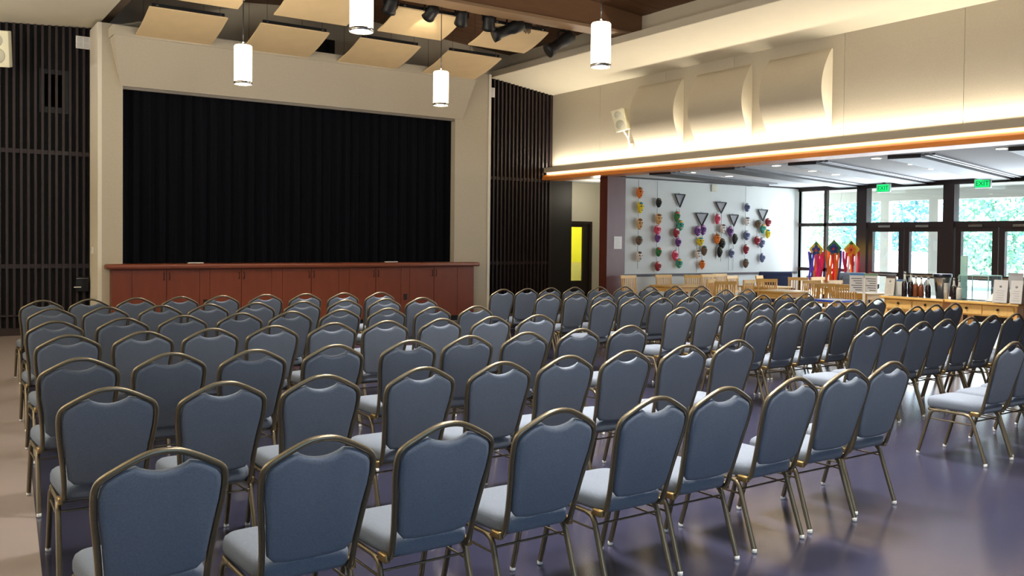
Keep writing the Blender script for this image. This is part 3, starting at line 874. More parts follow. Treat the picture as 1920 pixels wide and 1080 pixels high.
def chair_meshes():
    H = [(0, 0.0), (0.05, 0.006), (0.1, 0.027), (0.15, 0.054), (0.19, 0.079), (0.208, 0.102), (0.2135, 0.14), (0.21, 0.21), (0.2, 0.29), (0.189, 0.38), (0.182, 0.46)]
    right = [bp(u, d) for u, d in H]
    left = [bp(-u, d) for u, d in H[1:]]
    tail = lambda s: [Vector((s*0.180, -0.212, 0.405)), Vector((s*0.181, -0.19, 0.372)), Vector((s*0.184, -0.13, 0.362))]
    path = tail(-1)[::-1]+left[::-1]+right+tail(1)
    back = MB().tube(catmull(path, 3), 0.0125, 8).mesh('back_frame', frame_m)
    # pad outline (inside the tube)
    ins = 0.0115
    o = [(0.092, 0.047), (0.125, 0.056), (0.15, 0.068), (0.18, 0.088), (0.195, 0.11), (0.2005, 0.15), (0.197, 0.21), (0.184, 0.29), (0.175, 0.38), (0.166, 0.45), (0.14, 0.478), (0.08, 0.487)]
    scoop = [(0.07, 0.058), (0.045, 0.068), (0.02, 0.0735)]
    half = [(0, 0.0745)]+scoop[::-1]+[(0.088, 0.046)]+o[1:]+[(0, 0.489)]
    loop = half+[(-u, d) for u, d in half[1:-1]][::-1]
    n = len(loop)
    L = [Vector((u, d, 0)) for u, d in loop]
    def inset(amt):
        res = []
        for i in range(n):
            a, b, c = L[i-1], L[i], L[(i+1) % n]
            t1 = (b-a).normalized(); t2 = (c-b).normalized()
            nn = Vector((-(t1+t2).y, (t1+t2).x, 0)).normalized()
            res.append(b+nn*amt)
        return res
    rings = []
    for amt, off in ((0.03, 0.026), (0.012, 0.022), (0.002, 0.012), (0, 0), (0.002, -0.009), (0.009, -0.015), (0.022, -0.017)):
        R_ = inset(amt)
        rings.append([bp(p.x, p.y, off) for p in R_])
    vs = [v for r in rings for v in r]; fs = []
    for i in range(len(rings)-1):
        for j in range(n): fs.append((i*n+j, i*n+(j+1) % n, (i+1)*n+(j+1) % n, (i+1)*n+j))
    fs.append(tuple(range(n))); fs.append(tuple((len(rings)-1)*n+j for j in range(n))[::-1])
    bm = bmesh.new()
    bv = [bm.verts.new(v) for v in vs]
    for f in fs: bm.faces.new([bv[i] for i in f])
    bmesh.ops.triangulate(bm, faces=[f for f in bm.faces if len(f.verts) > 4])
    bmesh.ops.recalc_face_normals(bm, faces=bm.faces)
    for f in bm.faces: f.smooth = True
    pad = bpy.data.meshes.new('backrest'); bm.to_mesh(pad); bm.free(); pad.materials.append(fabric)
    # seat
    def outline(sc, k=48):
        pts = []
        for i in range(k):
            a = 2*pi*i/k
            c, s_ = cos(a), sin(a)
            e = 0.32
            x = (abs(c)**e)*(1 if c >= 0 else -1); y = (abs(s_)**e)*(1 if s_ >= 0 else -1)
            w = 0.2 + 0.012*y
            pts.append((x*(w-sc), y*(0.222-sc)+0.005))
        return pts
    prof = [(0.03, 0.372), (0.008, 0.378), (0.0, 0.395), (0.0, 0.425), (0.006, 0.443), (0.02, 0.455), (0.05, 0.462), (0.1, 0.466)]
    k = 48; vs = []; fs = []
    for sc, z in prof:
        for x, y in outline(sc, k): vs.append((x, y, z))
    for i in range(len(prof)-1):
        for j in range(k): fs.append((i*k+j, i*k+(j+1) % k, (i+1)*k+(j+1) % k, (i+1)*k+j))
    fs.append(tuple(range(k))[::-1]); fs.append(tuple((len(prof)-1)*k+j for j in range(k)))
    seat = MB().add(vs, fs, True).mesh('seat', fabric)
    sf = MB()
    sf.tube(catmull([(0.195, -0.13, 0.36), (0.197, 0.15, 0.36), (0.185, 0.19, 0.36), (0.14, 0.2, 0.36), (-0.14, 0.2, 0.36), (-0.185, 0.19, 0.36), (-0.197, 0.15, 0.36), (-0.195, -0.13, 0.36)], 3), 0.011, 7)
    sf.tube([(-0.19, -0.14, 0.36), (0.19, -0.14, 0.36)], 0.009, 6)
    seatf = sf.mesh('seat_frame', frame_m)
    legs = []
    for sx in (-1, 1):
        for sy in (-1, 1):
            if sy < 0: pts = [(sx*0.195, -0.09, 0.358), (sx*0.197, -0.125, 0.352), (sx*0.199, -0.15, 0.325), (sx*0.203, -0.258, 0.014)]
            else: pts = [(sx*0.197, 0.10, 0.358), (sx*0.197, 0.155, 0.352), (sx*0.2, 0.178, 0.325), (sx*0.203, 0.268, 0.014)]
            m = MB().tube(catmull(pts[:3], 3)+[Vector(pts[3])], 0.0135, 8).mesh('leg', frame_m)
            gl = MB().lathe([(0.012, 0), (0.0145, 0.004), (0.014, 0.018), (0.012, 0.022)], (pts[3][0], pts[3][1], 0.0), 10).mesh('glide', glide_m)
            legs.append((m, gl))
    strs = []
    for sx in (-1, 1):
        strs.append(MB().tube([(sx*0.2, 0.19, 0.29), (sx*0.2, -0.165, 0.29)], 0.0055, 6).mesh('stretcher', frame_m))
    strs.append(MB().tube([(-0.2, -0.158, 0.315), (0.2, -0.158, 0.315)], 0.0055, 6).mesh('stretcher', frame_m))
    br = [MB().bbox(sx*0.19-0.014, sx*0.19+0.014, -0.2, -0.135, 0.355, 0.39, 0.008).mesh('bracket', brass_m) for sx in (-1, 1)]
    return back, pad, seat, seatf, legs, strs, br
CM = chair_meshes()
def banquet_chair(x, y, rz, label, group):
    back, pad, seat, seatf, legs, strs, br = CM
    t = empty('banquet_chair', (x, y, 0.0027), rz, label, 'chair', group)
    def P(me, n, par=t):
        o = bpy.data.objects.new(n, me); COL.objects.link(o); o.parent = par; return o
    P(back, 'back_frame'); P(pad, 'backrest'); P(seat, 'seat'); P(seatf, 'seat_frame')
    for m, g in legs: P(g, 'glide', P(m, 'leg'))
    for m in strs: P(m, 'stretcher')
    for m in br: P(m, 'bracket')
    return t
LEFT = [[(1.244, 11.01), (1.73, 11.027), (2.223, 11.029), (2.721, 11.034), (3.207, 11.01), (3.757, 11.016), (4.262, 10.968), (4.769, 10.929), (5.264, 10.86)], [(1.189, 9.745), (1.675, 9.726), (2.198, 9.701), (2.678, 9.677), (3.189, 9.676), (3.715, 9.645), (4.236, 9.657), (4.751, 9.659), (5.254, 9.671)], [(1.034, 8.283), (1.578, 8.349), (2.093, 8.376), (2.624, 8.407), (3.108, 8.378), (3.621, 8.366), (4.119, 8.318), (4.63, 8.266), (5.12, 8.191)], [(0.971, 7.078), (1.485, 7.093), (1.982, 7.084), (2.476, 7.076), (2.993, 7.071), (3.476, 7.04), (4.007, 7.006), (4.537, 6.982), (5.034, 6.941)], [(0.841, 5.703), (1.348, 5.692), (1.839, 5.61), (2.384, 5.603), (2.947, 5.598), (3.472, 5.654), (4.0, 5.661), (4.547, 5.675), (5.095, 5.693)], [(0.794, 4.52), (1.303, 4.428), (1.801, 4.387), (2.388, 4.378), (2.893, 4.339), (3.408, 4.374), (3.917, 4.384), (4.47, 4.413), (5.038, 4.46)], [(0.719, 3.122), (1.243, 3.024), (1.761, 3.005), (2.295, 2.997), (2.862, 2.998), (3.345, 3.025), (3.912, 3.051), (4.431, 3.091), (4.955, 3.163)]]
RIGHT = [[(7.225, 10.837), (7.672, 10.858), (8.12, 10.876), (8.568, 10.859), (9.015, 10.805), (9.463, 10.706), (9.911, 10.607), (10.359, 10.496), (10.806, 10.342)], [(7.16, 9.616), (7.614, 9.59), (8.068, 9.555), (8.522, 9.525), (8.975, 9.508), (9.429, 9.457), (9.883, 9.42), (10.337, 9.394), (10.791, 9.36)], [(7.12, 8.411), (7.564, 8.374), (8.008, 8.329), (8.451, 8.287), (8.895, 8.254), (9.339, 8.238), (9.783, 8.216), (10.227, 8.188), (10.671, 8.179)], [(7.011, 7.008), (7.455, 6.997), (7.898, 6.99), (8.342, 6.978), (8.786, 6.973), (9.23, 6.976), (9.673, 6.948), (10.117, 6.958), (10.561, 6.969)], [(6.909, 5.816), (7.377, 5.82), (7.844, 5.824), (8.311, 5.832), (8.779, 5.842), (9.246, 5.87), (9.713, 5.905), (10.181, 5.948), (10.648, 5.975)], [(6.872, 4.598), (7.338, 4.638), (7.804, 4.679), (8.27, 4.719), (8.736, 4.739), (9.202, 4.762), (9.668, 4.763)], [(6.792, 3.354)]]
RIGHT[5] += [(RIGHT[5][-1][0]+0.46, RIGHT[5][-1][1]+0.02)]
x7, y7 = RIGHT[6][0]
RIGHT[6] = [(x7, y7), (x7+0.48, y7+0.05), (x7+0.95, y7+0.1), (x7+1.42, y7+0.14)]
def all_chairs():
    for side, rows in (('left', LEFT), ('right', RIGHT)):
        for r, row in enumerate(rows):
            n = len(rows)
            rn = 'front row' if r == 0 else ('back row' if r == n-1 else '%s row from the stage' % ORD[r])
            for i, (x, y) in enumerate(row):
                where = 'leftmost' if i == 0 else '%s from the left' % ORD[i]
                rz = radians(random.gauss(0, 0.6))
                c = banquet_chair(x+0.355*sin(rz)*-1, y+0.355, rz, 'blue-grey banquet chair, %s block, %s, %s' % (side, rn, where), 'banquet chairs in the %s block' % side)
                if side == 'right': c.scale = (0.955, 1, 1)
all_chairs()

# ------------------------------------------------------------------ lobby furniture
def wood_chair_proto():
    t = empty('slat_back_chair')
    for sx in (-1, 1):
        MB().tube([(sx*0.19, -0.2, 0.0), (sx*0.19, -0.19, 0.45), (sx*0.19, -0.245, 0.92)], 0.017, 4).build('leg', pine, t)
        MB().tube([(sx*0.18, 0.19, 0), (sx*0.18, 0.19, 0.43)], 0.017, 4).build('leg', pine, t)
        MB().box(sx*0.185-0.009, sx*0.185+0.009, -0.19, 0.19, 0.2, 0.23).build('stretcher', pine, t)
    MB().bbox(-0.205, 0.205, -0.2, 0.22, 0.43, 0.455, 0.008).build('seat', pine_flat, t)
    M = Matrix.Translation((0, -0.19, 0.45)) @ Matrix.Rotation(math.atan2(0.055, 0.47), 4, 'X')
    MB().box(-0.21, 0.21, -0.014, 0.012, 0.41, 0.475, M=M).build('top_rail', pine_flat, t)
    MB().box(-0.19, 0.19, -0.01, 0.01, 0.1, 0.15, M=M).build('lower_rail', pine_flat, t)
    me = MB().box(-0.011, 0.011, -0.006, 0.006, 0.15, 0.41, M=M).mesh('slat', pine)
    for k in range(7):
        inst(me, 'slat', t, (-0.15+0.05*k, 0, 0))
    return t
def wood_table(x, y, sx, sy, label):
    t = empty('cafe_table', (x, y, 0), 0, label, 'table', 'pine lobby tables')
    MB().bbox(-sx/2, sx/2, -sy/2, sy/2, 0.72, 0.75, 0.008).build('tabletop', pine_flat, t)
    MB().box(-sx/2+.06, sx/2-.06, -sy/2+.06, -sy/2+.08, 0.63, 0.72).box(-sx/2+.06, sx/2-.06, sy/2-.08, sy/2-.06, 0.63, 0.72).box(-sx/2+.06, -sx/2+.08, -sy/2+.08, sy/2-.08, 0.63, 0.72).box(sx/2-.08, sx/2-.06, -sy/2+.08, sy/2-.08, 0.63, 0.72).build('apron', pine, t)
    for a in (-1, 1):
        for b in (-1, 1):
            MB().tube([(a*(sx/2-.07), b*(sy/2-.07), 0), (a*(sx/2-.07), b*(sy/2-.07), 0.72)], [0.02, 0.03], 6).build('leg', pine, t)
def lobby_furniture():
    wood_table(13.35, 13.35, 1.1, 0.75, 'pine table near the cherry pier, left of the lobby')
    wood_table(13.7, 11.05, 0.75, 0.75, 'square pine table behind the middle chairs')
    wood_table(14.75, 12.35, 0.8, 0.75, 'pine table in the middle of the lobby')
    wood_table(14.7, 10.05, 0.75, 0.75, 'pale topped pine table left of the menu boards')
    wood_table(15.95, 11.2, 0.8, 0.75, 'pine table before the kites')
    proto = wood_chair_proto()
    spots = [(12.76, 14.1, 178, 'pine slat-back chair beside the cherry pier'),
             (13.75, 14.1, 170, 'pine slat-back chair against the mask wall, left one'),
             (14.25, 13.75, 160, 'pine slat-back chair against the mask wall under the green mask'),
             (12.95, 12.45, 20, 'pine slat-back chair with its back to the hall, left of a pair'),
             (12.78, 11.75, -25, 'pine slat-back chair with its back to the hall, right of a pair'),
             (13.55, 12.0, 10, 'pine slat-back chair behind the pair facing the mask wall'),
             (14.95, 13.15, 185, 'pine slat-back chair in the centre of the lobby'),
             (14.2, 11.72, 150, 'pine slat-back chair pushed in at the square table'),
             (15.0, 13.95, 172, 'pine slat-back chair under the yellow mask'),
             (15.55, 14.1, 175, 'pale pine slat-back chair under the dark masks'),
             (15.7, 13.0, 200, 'pine slat-back chair left of the navy armchair'),
             (14.8, 11.42, -15, 'pine slat-back chair before the navy armchair'),
             (13.95, 10.4, -30, 'pine slat-back chair at the left corner of the pale table'),
             (15.45, 12.1, 120, 'pine slat-back chair under the first kite'),
             (15.15, 10.72, 175, 'pine slat-back chair behind the pale table'),
             (14.05, 9.75, -90, 'tall pine slat-back chair seen side on before the pale table'),
             (16.25, 11.95, 175, 'pine slat-back chair before the grey armchair')]
    for i, (x, y, a, lab) in enumerate(spots):
        o = proto if i == 0 else copy_tree(proto)
        o.location = (x, y, 0); o.rotation_euler = (0, 0, radians(a))
        tag(o, lab, 'chair', 'pine slat-back chairs in the lobby')
    def armchair(x, y, rz, m, label, sc=0.8):
        t = empty('armchair', (x, y, 0), rz, label, 'armchair')
        MB().bbox(-0.42, 0.42, -0.38, -0.16, 0.14, 0.92, 0.08).build('backrest', m, t)
        MB().tube([(-0.46, -0.27, 0.9), (0.46, -0.27, 0.9)], 0.09, 12).build('back_roll', m, t)
        for s in (-1, 1):
            MB().bbox(s*0.5-0.09, s*0.5+0.09, -0.36, 0.4, 0.12, 0.62, 0.06).build('arm', m, t)
        MB().bbox(-0.4, 0.4, -0.15, 0.42, 0.2, 0.46, 0.05).build('seat_cushion', m, t)
        for a in (-1, 1):
            for b in (-1, 1):
                MB().tube([(a*0.45, b*0.3, 0), (a*0.45, b*0.3, 0.16)], 0.025, 6).build('leg', dark_frame, t)
        t.scale = (sc, sc, 1)
    armchair(16.55, 13.65, radians(-30), mat('navy_upholstery', (18, 28, 66), 0.8), 'navy blue armchair with rolled back before the mask wall')
    a = armchair(18.0, 12.6, radians(-40), mat('grey_upholstery', (104, 108, 116), 0.9), 'grey armchair under the right hand kite', 0.62)
lobby_furniture()

# kites
def kites():
    cols = {'blue': (30, 50, 120), 'orange': (240, 110, 20), 'red': (205, 35, 50), 'magenta': (215, 40, 130), 'yellow': (225, 180, 40), 'green': (70, 110, 60), 'violet': (110, 70, 190), 'white': (235, 230, 230)}
    cm = {k: mat('kite_'+k, v, 0.7) for k, v in cols.items()}
    def kite(y, zc, main, second, rib, label):
        t = empty('paper_kite', (18.45, y, zc), 0, label, 'kite', 'three paper kites before the window')
        def sheet(poly, d, name, m, par=t):
            vs = [(d, a, b) for a, b in poly]; n = len(poly)
            vs += [(d+0.004, a, b) for a, b in poly]
            return MB().add(vs, [tuple(range(n)), tuple(range(n, 2*n))[::-1]]+[(i, (i+1) % n, n+(i+1) % n, n+i) for i in range(n)]).build(name, m, par)
        sheet([(0, 0.2), (0.21, 0), (0.1, -0.17), (-0.1, -0.17), (-0.21, 0)], 0, 'sail', cm[second])
        sheet([(0, 0.2), (0.06, 0.13), (0, 0.08), (-0.06, 0.13)], -0.006, 'top_patch', cm['green'])
        for a, b in ((0, 0.06), (0.07, 0), (-0.07, 0), (0.05, -0.09), (-0.05, -0.09)):
            sheet([(a+0.05*cos(k*pi/3), b+0.05*sin(k*pi/3)) for k in range(6)], -0.01, 'petal', cm[main])
        sheet([(0.035*cos(k*pi/4), -0.02+0.035*sin(k*pi/4)) for k in range(8)], -0.016, 'rosette', cm['red'])
        MB().tube([(0.01, -0.22, 0), (0.01, 0.22, 0)], 0.005, 5).build('spar', black_m, t)
        MB().tube([(0.01, 0, 0.19), (0.295, 0, 2.97-zc)], 0.002, 4).build('hanging_line', black_m, t)
        rnd = random.Random(int(y*100))
        nr = len(rib)
        for k in range(nr):
            a0 = -0.19+0.38*k/(nr-1)
            L = rnd.uniform(0.72, 0.98); w = 0.034
            vs = []; fs = []
            for i in range(13):
                s = i/12
                yy = a0*(1-0.25*s)+0.02*sin(s*9+k)*s; zz = -0.05-0.1*(1-abs(a0)/0.2)-L*s; dx = 0.02*sin(s*7+k*1.7)
                vs += [(dx-0.003*k, yy-w, zz), (dx-0.003*k, yy+w, zz)]
            for i in range(12): fs.append((2*i, 2*i+1, 2*i+3, 2*i+2))
            MB().add(vs, fs).build('ribbon', cm[rib[k]], t)
    kite(13.88, 1.5, 'blue', 'yellow', ['red', 'magenta', 'red', 'magenta', 'orange', 'violet', 'blue', 'violet'], 'left paper kite with blue petals and red magenta streamers')
    kite(13.38, 1.54, 'blue', 'green', ['blue', 'orange', 'orange', 'red', 'orange', 'orange', 'orange'], 'middle paper kite with blue petals and orange streamers')
    kite(12.9, 1.52, 'orange', 'yellow', ['red', 'white', 'red', 'orange', 'white', 'red', 'magenta'], 'right paper kite with orange petals and red white streamers')
kites()

# masks
def masks():
    pal = {'o': ((225, 120, 40), (120, 80, 30), 'orange'), 'y': ((230, 200, 30), (30, 130, 150), 'yellow'), 't': ((205, 165, 115), (110, 70, 45), 'tan'), 'b': ((110, 82, 62), (60, 90, 70), 'brown'),
           'w': ((222, 214, 205), (60, 50, 55), 'white'), 'k': ((20, 20, 22), (90, 90, 60), 'black'), 'p': ((215, 70, 100), (240, 190, 200), 'pink'), 'v': ((105, 60, 130), (200, 150, 190), 'purple'),
           'g': ((50, 120, 60), (220, 60, 60), 'green'), 'r': ((150, 35, 50), (220, 200, 190), 'red'), 'e': ((60, 150, 130), (225, 160, 70), 'teal'), 'u': ((95, 105, 140), (215, 215, 225), 'blue grey')}
    data = [(13.27, 2.71, 'o'), (13.29, 2.39, 'y'), (13.29, 2.03, 't'), (13.27, 1.67, 'b'), (13.28, 1.32, 'w'), (13.84, 2.51, 'k'), (13.85, 2.15, 't'), (13.82, 1.91, 'p'), (13.82, 1.73, 'v'), (13.85, 1.42, 'g'), (13.84, 1.1, 'r'), (14.4, 2.22, 'g'), (14.52, 2.02, 'e'), (14.39, 1.85, 'r'), (14.46, 1.64, 'v'), (14.37, 1.34, 'p'), (14.5, 1.16, 'e'), (15.08, 1.9, 'v'), (15.25, 1.93, 'v'), (15.17, 1.66, 'y'), (15.08, 1.37, 'w'), (15.29, 1.45, 'b'), (15.24, 1.13, 'o'), (15.71, 2.19, 'p'), (15.9, 1.97, 'w'), (15.72, 1.73, 'o'), (15.89, 1.62, 'k'), (15.8, 1.42, 'k'), (16.16, 1.91, 'v'), (16.31, 1.73, 'k'), (16.21, 1.39, 'u'), (16.74, 2.49, 'u'), (16.73, 2.16, 'w'), (16.74, 1.82, 'u'), (16.72, 1.49, 'r'), (16.71, 1.15, 'b'), (17.15, 2.1, 'b'), (17.5, 2.15, 'r'), (17.31, 1.99, 'e'), (17.49, 1.87, 'y'), (17.12, 1.7, 'r'), (17.28, 1.65, 'u'), (17.3, 1.28, 'u')]
    # strings
    colx = [(13.28, [0, 1, 2, 3, 4]), (13.84, [5, 6, 7, 8, 9, 10])]
    strings = [(13.28, 3.0, 1.05), (13.84, 3.0, 0.95), (14.44, 2.4, 1.3), (14.52, 2.4, 1.1), (15.1, 2.0, 0.95), (15.27, 2.0, 1.0), (15.73, 2.35, 1.25), (15.9, 2.35, 1.2), (16.17, 2.05, 0.98), (16.32, 2.05, 0.98), (16.73, 3.0, 1.1), (17.15, 2.2, 1.65), (17.31, 2.2, 1.2), (17.49, 2.2, 1.8)]
    sm = mat('dark_string', (70, 66, 62), 0.8)
    for i, (x, z1, z0) in enumerate(strings):
        o = MB().tube([(0, 0, 0), (0, 0, z1-z0)], 0.004, 5).build('hanging_string', sm, loc=(x, 14.625, z0))
        tag(o, 'thin dark string of masks on the lobby wall, %s from the cherry pier' % (ORD[i] if i < 13 else 'last'), 'string', 'strings carrying the masks')
    tri_m = mat('black_wire_frame', (22, 22, 24), 0.5)
    net = mat('grey_net', (150, 150, 152), 0.9)
    for i, (a, b, zt, zb) in enumerate(((14.36, 14.68, 2.72, 2.43), (15.03, 15.43, 2.31, 2.02), (15.69, 16.04, 2.58, 2.33), (16.15, 16.46, 2.3, 2.03), (17.16, 17.51, 2.45, 2.18))):
        t = empty('triangle_frame', ((a+b)/2, 14.6, zb), 0, 'black triangular frame on the mask wall, %s from the cherry pier' % ORD[i], 'wall decoration', 'black triangular frames')
        h = (b-a)/2; H = zt-zb
        P = [(-h, 0, H), (h, 0, H), (0, 0, 0)]
        for k in range(3):
            MB().tube([P[k], P[(k+1) % 3]], 0.014, 5).build('bar', tri_m, t)
        MB().add([(p[0], 0.01, p[2]) for p in P]+[(p[0], 0.014, p[2]) for p in P], [(0, 1, 2), (5, 4, 3), (0, 3, 4, 1), (1, 4, 5, 2), (2, 5, 3, 0)]).build('net', net, t)
        MB().tube([(0, 0.01, H), (0, 0.045, H+0.04)], 0.004, 4).build('hook', tri_m, t)
    cnt = {}
    tot = {}
    for x, z, c in data: tot[c] = tot.get(c, 0)+1
    order = sorted(range(len(data)), key=lambda i: data[i][0])
    rnd = random.Random(5)
    eye_m = mat('mask_eye', (15, 12, 12), 0.5)
    colnames = [(13.6, 'on the first string'), (14.1, 'on the second string'), (14.8, 'under the first triangle'), (15.5, 'under the second triangle'), (16.02, 'under the third triangle'), (16.5, 'under the fourth triangle'), (16.95, 'on the lone string after the fourth triangle'), (20, 'under the last triangle')]
    used = {}
    for x, z, c in data:
        a, b, nm = pal[c]
        cn = [q for m_, q in colnames if x < m_][0]
        key = (cn, nm); used.setdefault(key, []).append((z, x))
    for x, z, c in data:
        a, b, nm = pal[c]
        cn = [q for m_, q in colnames if x < m_][0]
        lst = sorted(used[(cn, nm)], reverse=True)
        pos = lst.index((z, x))
        extra = '' if len(lst) == 1 else (['higher ', 'lower ', 'lowest '][pos] if len(lst) < 4 else ORD[pos]+' ')
        t = empty('painted_mask', (x, 14.6, z), radians(rnd.uniform(-12, 12)), '%s%s painted face mask %s' % (extra, nm, cn), 'mask', 'painted papier mache masks')
        w = rnd.uniform(0.075, 0.1); h = rnd.uniform(0.105, 0.135)
        fm = mat('mask_'+c, a, 0.6, var=0.25, scale=18)
        sm2 = mat('mask_paint_'+c, b, 0.6)
        mb = MB(); vs = []; fs = []
        N, K = 14, 6
        vs.append((0, -0.085, 0))
        for i in range(1, K+1):
            r = i/K
            for j in range(N):
                th = 2*pi*j/N
                px = r*cos(th); pz = r*sin(th)
                ww = w*(1-0.22*max(0, -pz))
                dep = 0.075*sqrt(max(0, 1-r*r*0.98))
                if abs(px) < 0.2 and -0.25 < pz < 0.35: dep += 0.018
                vs.append((px*ww, -dep-0.01, pz*h))
        for j in range(N): fs.append((0, 1+(j+1) % N, 1+j))
        for i in range(K-1):
            for j in range(N):
                fs.append((1+i*N+j, 1+i*N+(j+1) % N, 1+(i+1)*N+(j+1) % N, 1+(i+1)*N+j))
        vs2 = [(v[0]*0.9, 0.0, v[2]*0.9) for v in vs[-N:]]
        base = len(vs); vs += vs2
        for j in range(N): fs.append((1+(K-1)*N+j, 1+(K-1)*N+(j+1) % N, base+(j+1) % N, base+j))
        fs.append(tuple(base+j for j in range(N)))
        mb.add(vs, fs, True).build('face', fm, t)
        MB().ball((0, -0.05, h*0.62), w*0.62, 0.03, h*0.25, 10, 6).build('brow', sm2, t)
        for s in (-1, 1):
            MB().ball((s*w*0.38, -0.078, h*0.18), w*0.2, 0.012, h*0.11, 8, 5).build('eye', eye_m if c != 'k' else sm2, t)
        MB().ball((0, -0.072, -h*0.45), w*0.35, 0.014, h*0.1, 8, 5).build('mouth', sm2, t)
masks()

# counter tables and items
def counter():
    def table(y0, y1, label):
        t = empty('serving_table', (12.32, y0, 0), 0, label, 'table', 'pine serving tables in the opening')
        L = y1-y0; z = 0.86
        MB().bbox(-0.03, 0.62, 0, L, z-0.035, z, 0.008).build('tabletop', mat('pine_top', (234, 186, 108), 0.35, var=0.1, scale=3, stretch=(8, 1, 1)), t)
        MB().box(0.02, 0.6, 0.03, L-0.03, z, z+0.004).build('top_mat', mat('slate_laminate', (86, 92, 98), 0.2), t)
        MB().box(0.04, 0.58, 0.05, L-0.05, z-0.2, z-0.035).build('apron', pine, t)
        for k in range(2):
            a = 0.08+k*(L-0.16)/2+0.01; b = a+(L-0.16)/2-0.02
            d = MB().box(0.025, 0.04, a, b, z-0.18, z-0.055).build('drawer', pine_flat, t)
            MB().lathe([(0.008, 0), (0.018, 0.012), (0.016, 0.022)], n=10, M=Matrix.Translation((0.025, (a+b)/2, z-0.1)) @ Matrix.Rotation(-pi/2, 4, 'Y')).build('knob', handle_m, d)
        for yy in (0.07, L-0.07):
            for xx in (0.07, 0.55):
                MB().box(xx-0.03, xx+0.03, yy-0.03, yy+0.03, 0, z-0.2).build('leg', pine, t)
        MB().box(0.08, 0.54, 0.08, L-0.08, 0.2, 0.225).build('shelf', pine_flat, t)
    table(7.08, 8.1, 'pine serving table with drawers, left of two in the opening')
    table(6.03, 7.06, 'pine serving table with drawers, right of two by the dark pier')
    Z = 0.865
    dk = mat('syrup_dark', (34, 24, 24), 0.15); cu = mat('syrup_amber', (112, 60, 34), 0.15); cl = mat('bottle_glass', (190, 190, 180), 0.1)
    for i, (x, y, h, m, lab) in enumerate([(12.42, 7.76, 0.37, dk, 'tall dark syrup bottle, leftmost beside the white stand'), (12.44, 7.67, 0.36, dk, 'tall dark syrup bottle, second from the left'), (12.42, 7.58, 0.31, cu, 'amber syrup bottle, left of the amber pair'), (12.43, 7.5, 0.3, cu, 'amber syrup bottle, right of the amber pair'), (12.48, 7.42, 0.3, dk, 'dark syrup bottle just left of the steel bucket'), (12.46, 7.02, 0.3, dk, 'dark syrup bottle just right of the steel bucket'), (12.44, 6.93, 0.28, cl, 'pale glass bottle left of the glass display case')]):
        t = empty('syrup_bottle', (x, y, Z), 0, lab, 'bottle', 'bottles on the serving table')
        MB().lathe([(0.036, 0), (0.04, 0.01), (0.04, h*0.5), (0.03, h*0.6)], n=14).build('body', m, t)
        MB().lathe([(0.03, h*0.6), (0.014, h*0.72), (0.013, h*0.9)], n=12).build('neck', cl, t)
        MB().lathe([(0.016, h*0.9), (0.016, h)], n=10).build('cap', steel, t)
    t = empty('steel_bucket', (12.56, 7.25, Z), 0, 'flared steel bucket with dark rim among the bottles', 'bucket')
    MB().lathe([(0.085, 0), (0.12, 0.34), (0.125, 0.35), (0.115, 0.35), (0.08, 0.02)], n=24).build('shell', steel, t)
    MB().lathe([(0.122, 0.3), (0.127, 0.31), (0.128, 0.35), (0.12, 0.352)], n=24).build('rim', mat('dark_steel', (60, 60, 70), 0.3, 0.8), t)
    t = empty('cup_stack', (12.44, 7.12, Z), 0, 'stack of white paper cups right of the bucket', 'cups')
    for k in range(5): MB().lathe([(0.03, 0.03*k), (0.037, 0.1+0.03*k), (0.04, 0.103+0.03*k)], n=14).build('cup', white_p, t)
    t = empty('display_case', (12.52, 6.56, Z), 0, 'clear glass pastry display case on the right serving table', 'display case')
    L, D, H = 0.42, 0.36, 0.34
    gm = mat('pale_glass_edge', (170, 215, 205), 0.15)
    for a, b, c, d, e, f in ((0, .004, 0, L, 0, H), (D, D+.004, 0, L, 0, H), (0, D, 0, .004, 0, H), (0, D, L-.004, L, 0, H), (0, D, 0, L, H, H+.004), (0.01, D-.01, .01, L-.01, H/2, H/2+.004)):
        MB().box(a, b, c, d, e, f).build('glass_panel', GLASS, t)
    for a in (0, D):
        for b in (0, L):
            MB().box(a-.005, a+.005, b-.005, b+.005, 0, H+0.006).build('corner_strip', gm, t)
    for a in (0, D): MB().box(a-.006, a+.006, 0, L, H, H+.012).build('top_strip', gm, t)
    MB().box(-0.01, D+0.01, -0.01, L+0.01, -0.0, 0.012).build('base', steel, t)
    t = MB().bbox(-0.012, 0.012, -0.05, 0.05, 0, 0.62, 0.004).build('glass_divider', gm, loc=(12.9, 7.12, Z))
    tag(t, 'tall pale green glass strip standing behind the display case', 'glass strip')
    # folded table linen
    vs = []; fs = []
    rnd = random.Random(9); nu, nv = 14, 20
    for i in range(nu+1):
        for j in range(nv+1):
            u, v = i/nu*2-1, j/nv*2-1
            e = max(0, 1-abs(u)**3)*max(0, 1-abs(v)**3)
            vs.append((u*0.13, v*0.28, 0.004+e*(0.15+0.03*sin(u*5+v*3)+0.02*sin(v*9-u*4))))
    for i in range(nu):
        for j in range(nv):
            a = i*(nv+1)+j; fs.append((a, a+nv+1, a+nv+2, a+1))
    o = MB().add(vs, fs, True).build('table_linen', mat('white_linen', (236, 236, 238), 0.8), loc=(12.53, 6.27, Z))
    tag(o, 'rumpled heap of white linen on the right serving table behind the cards', 'linen')
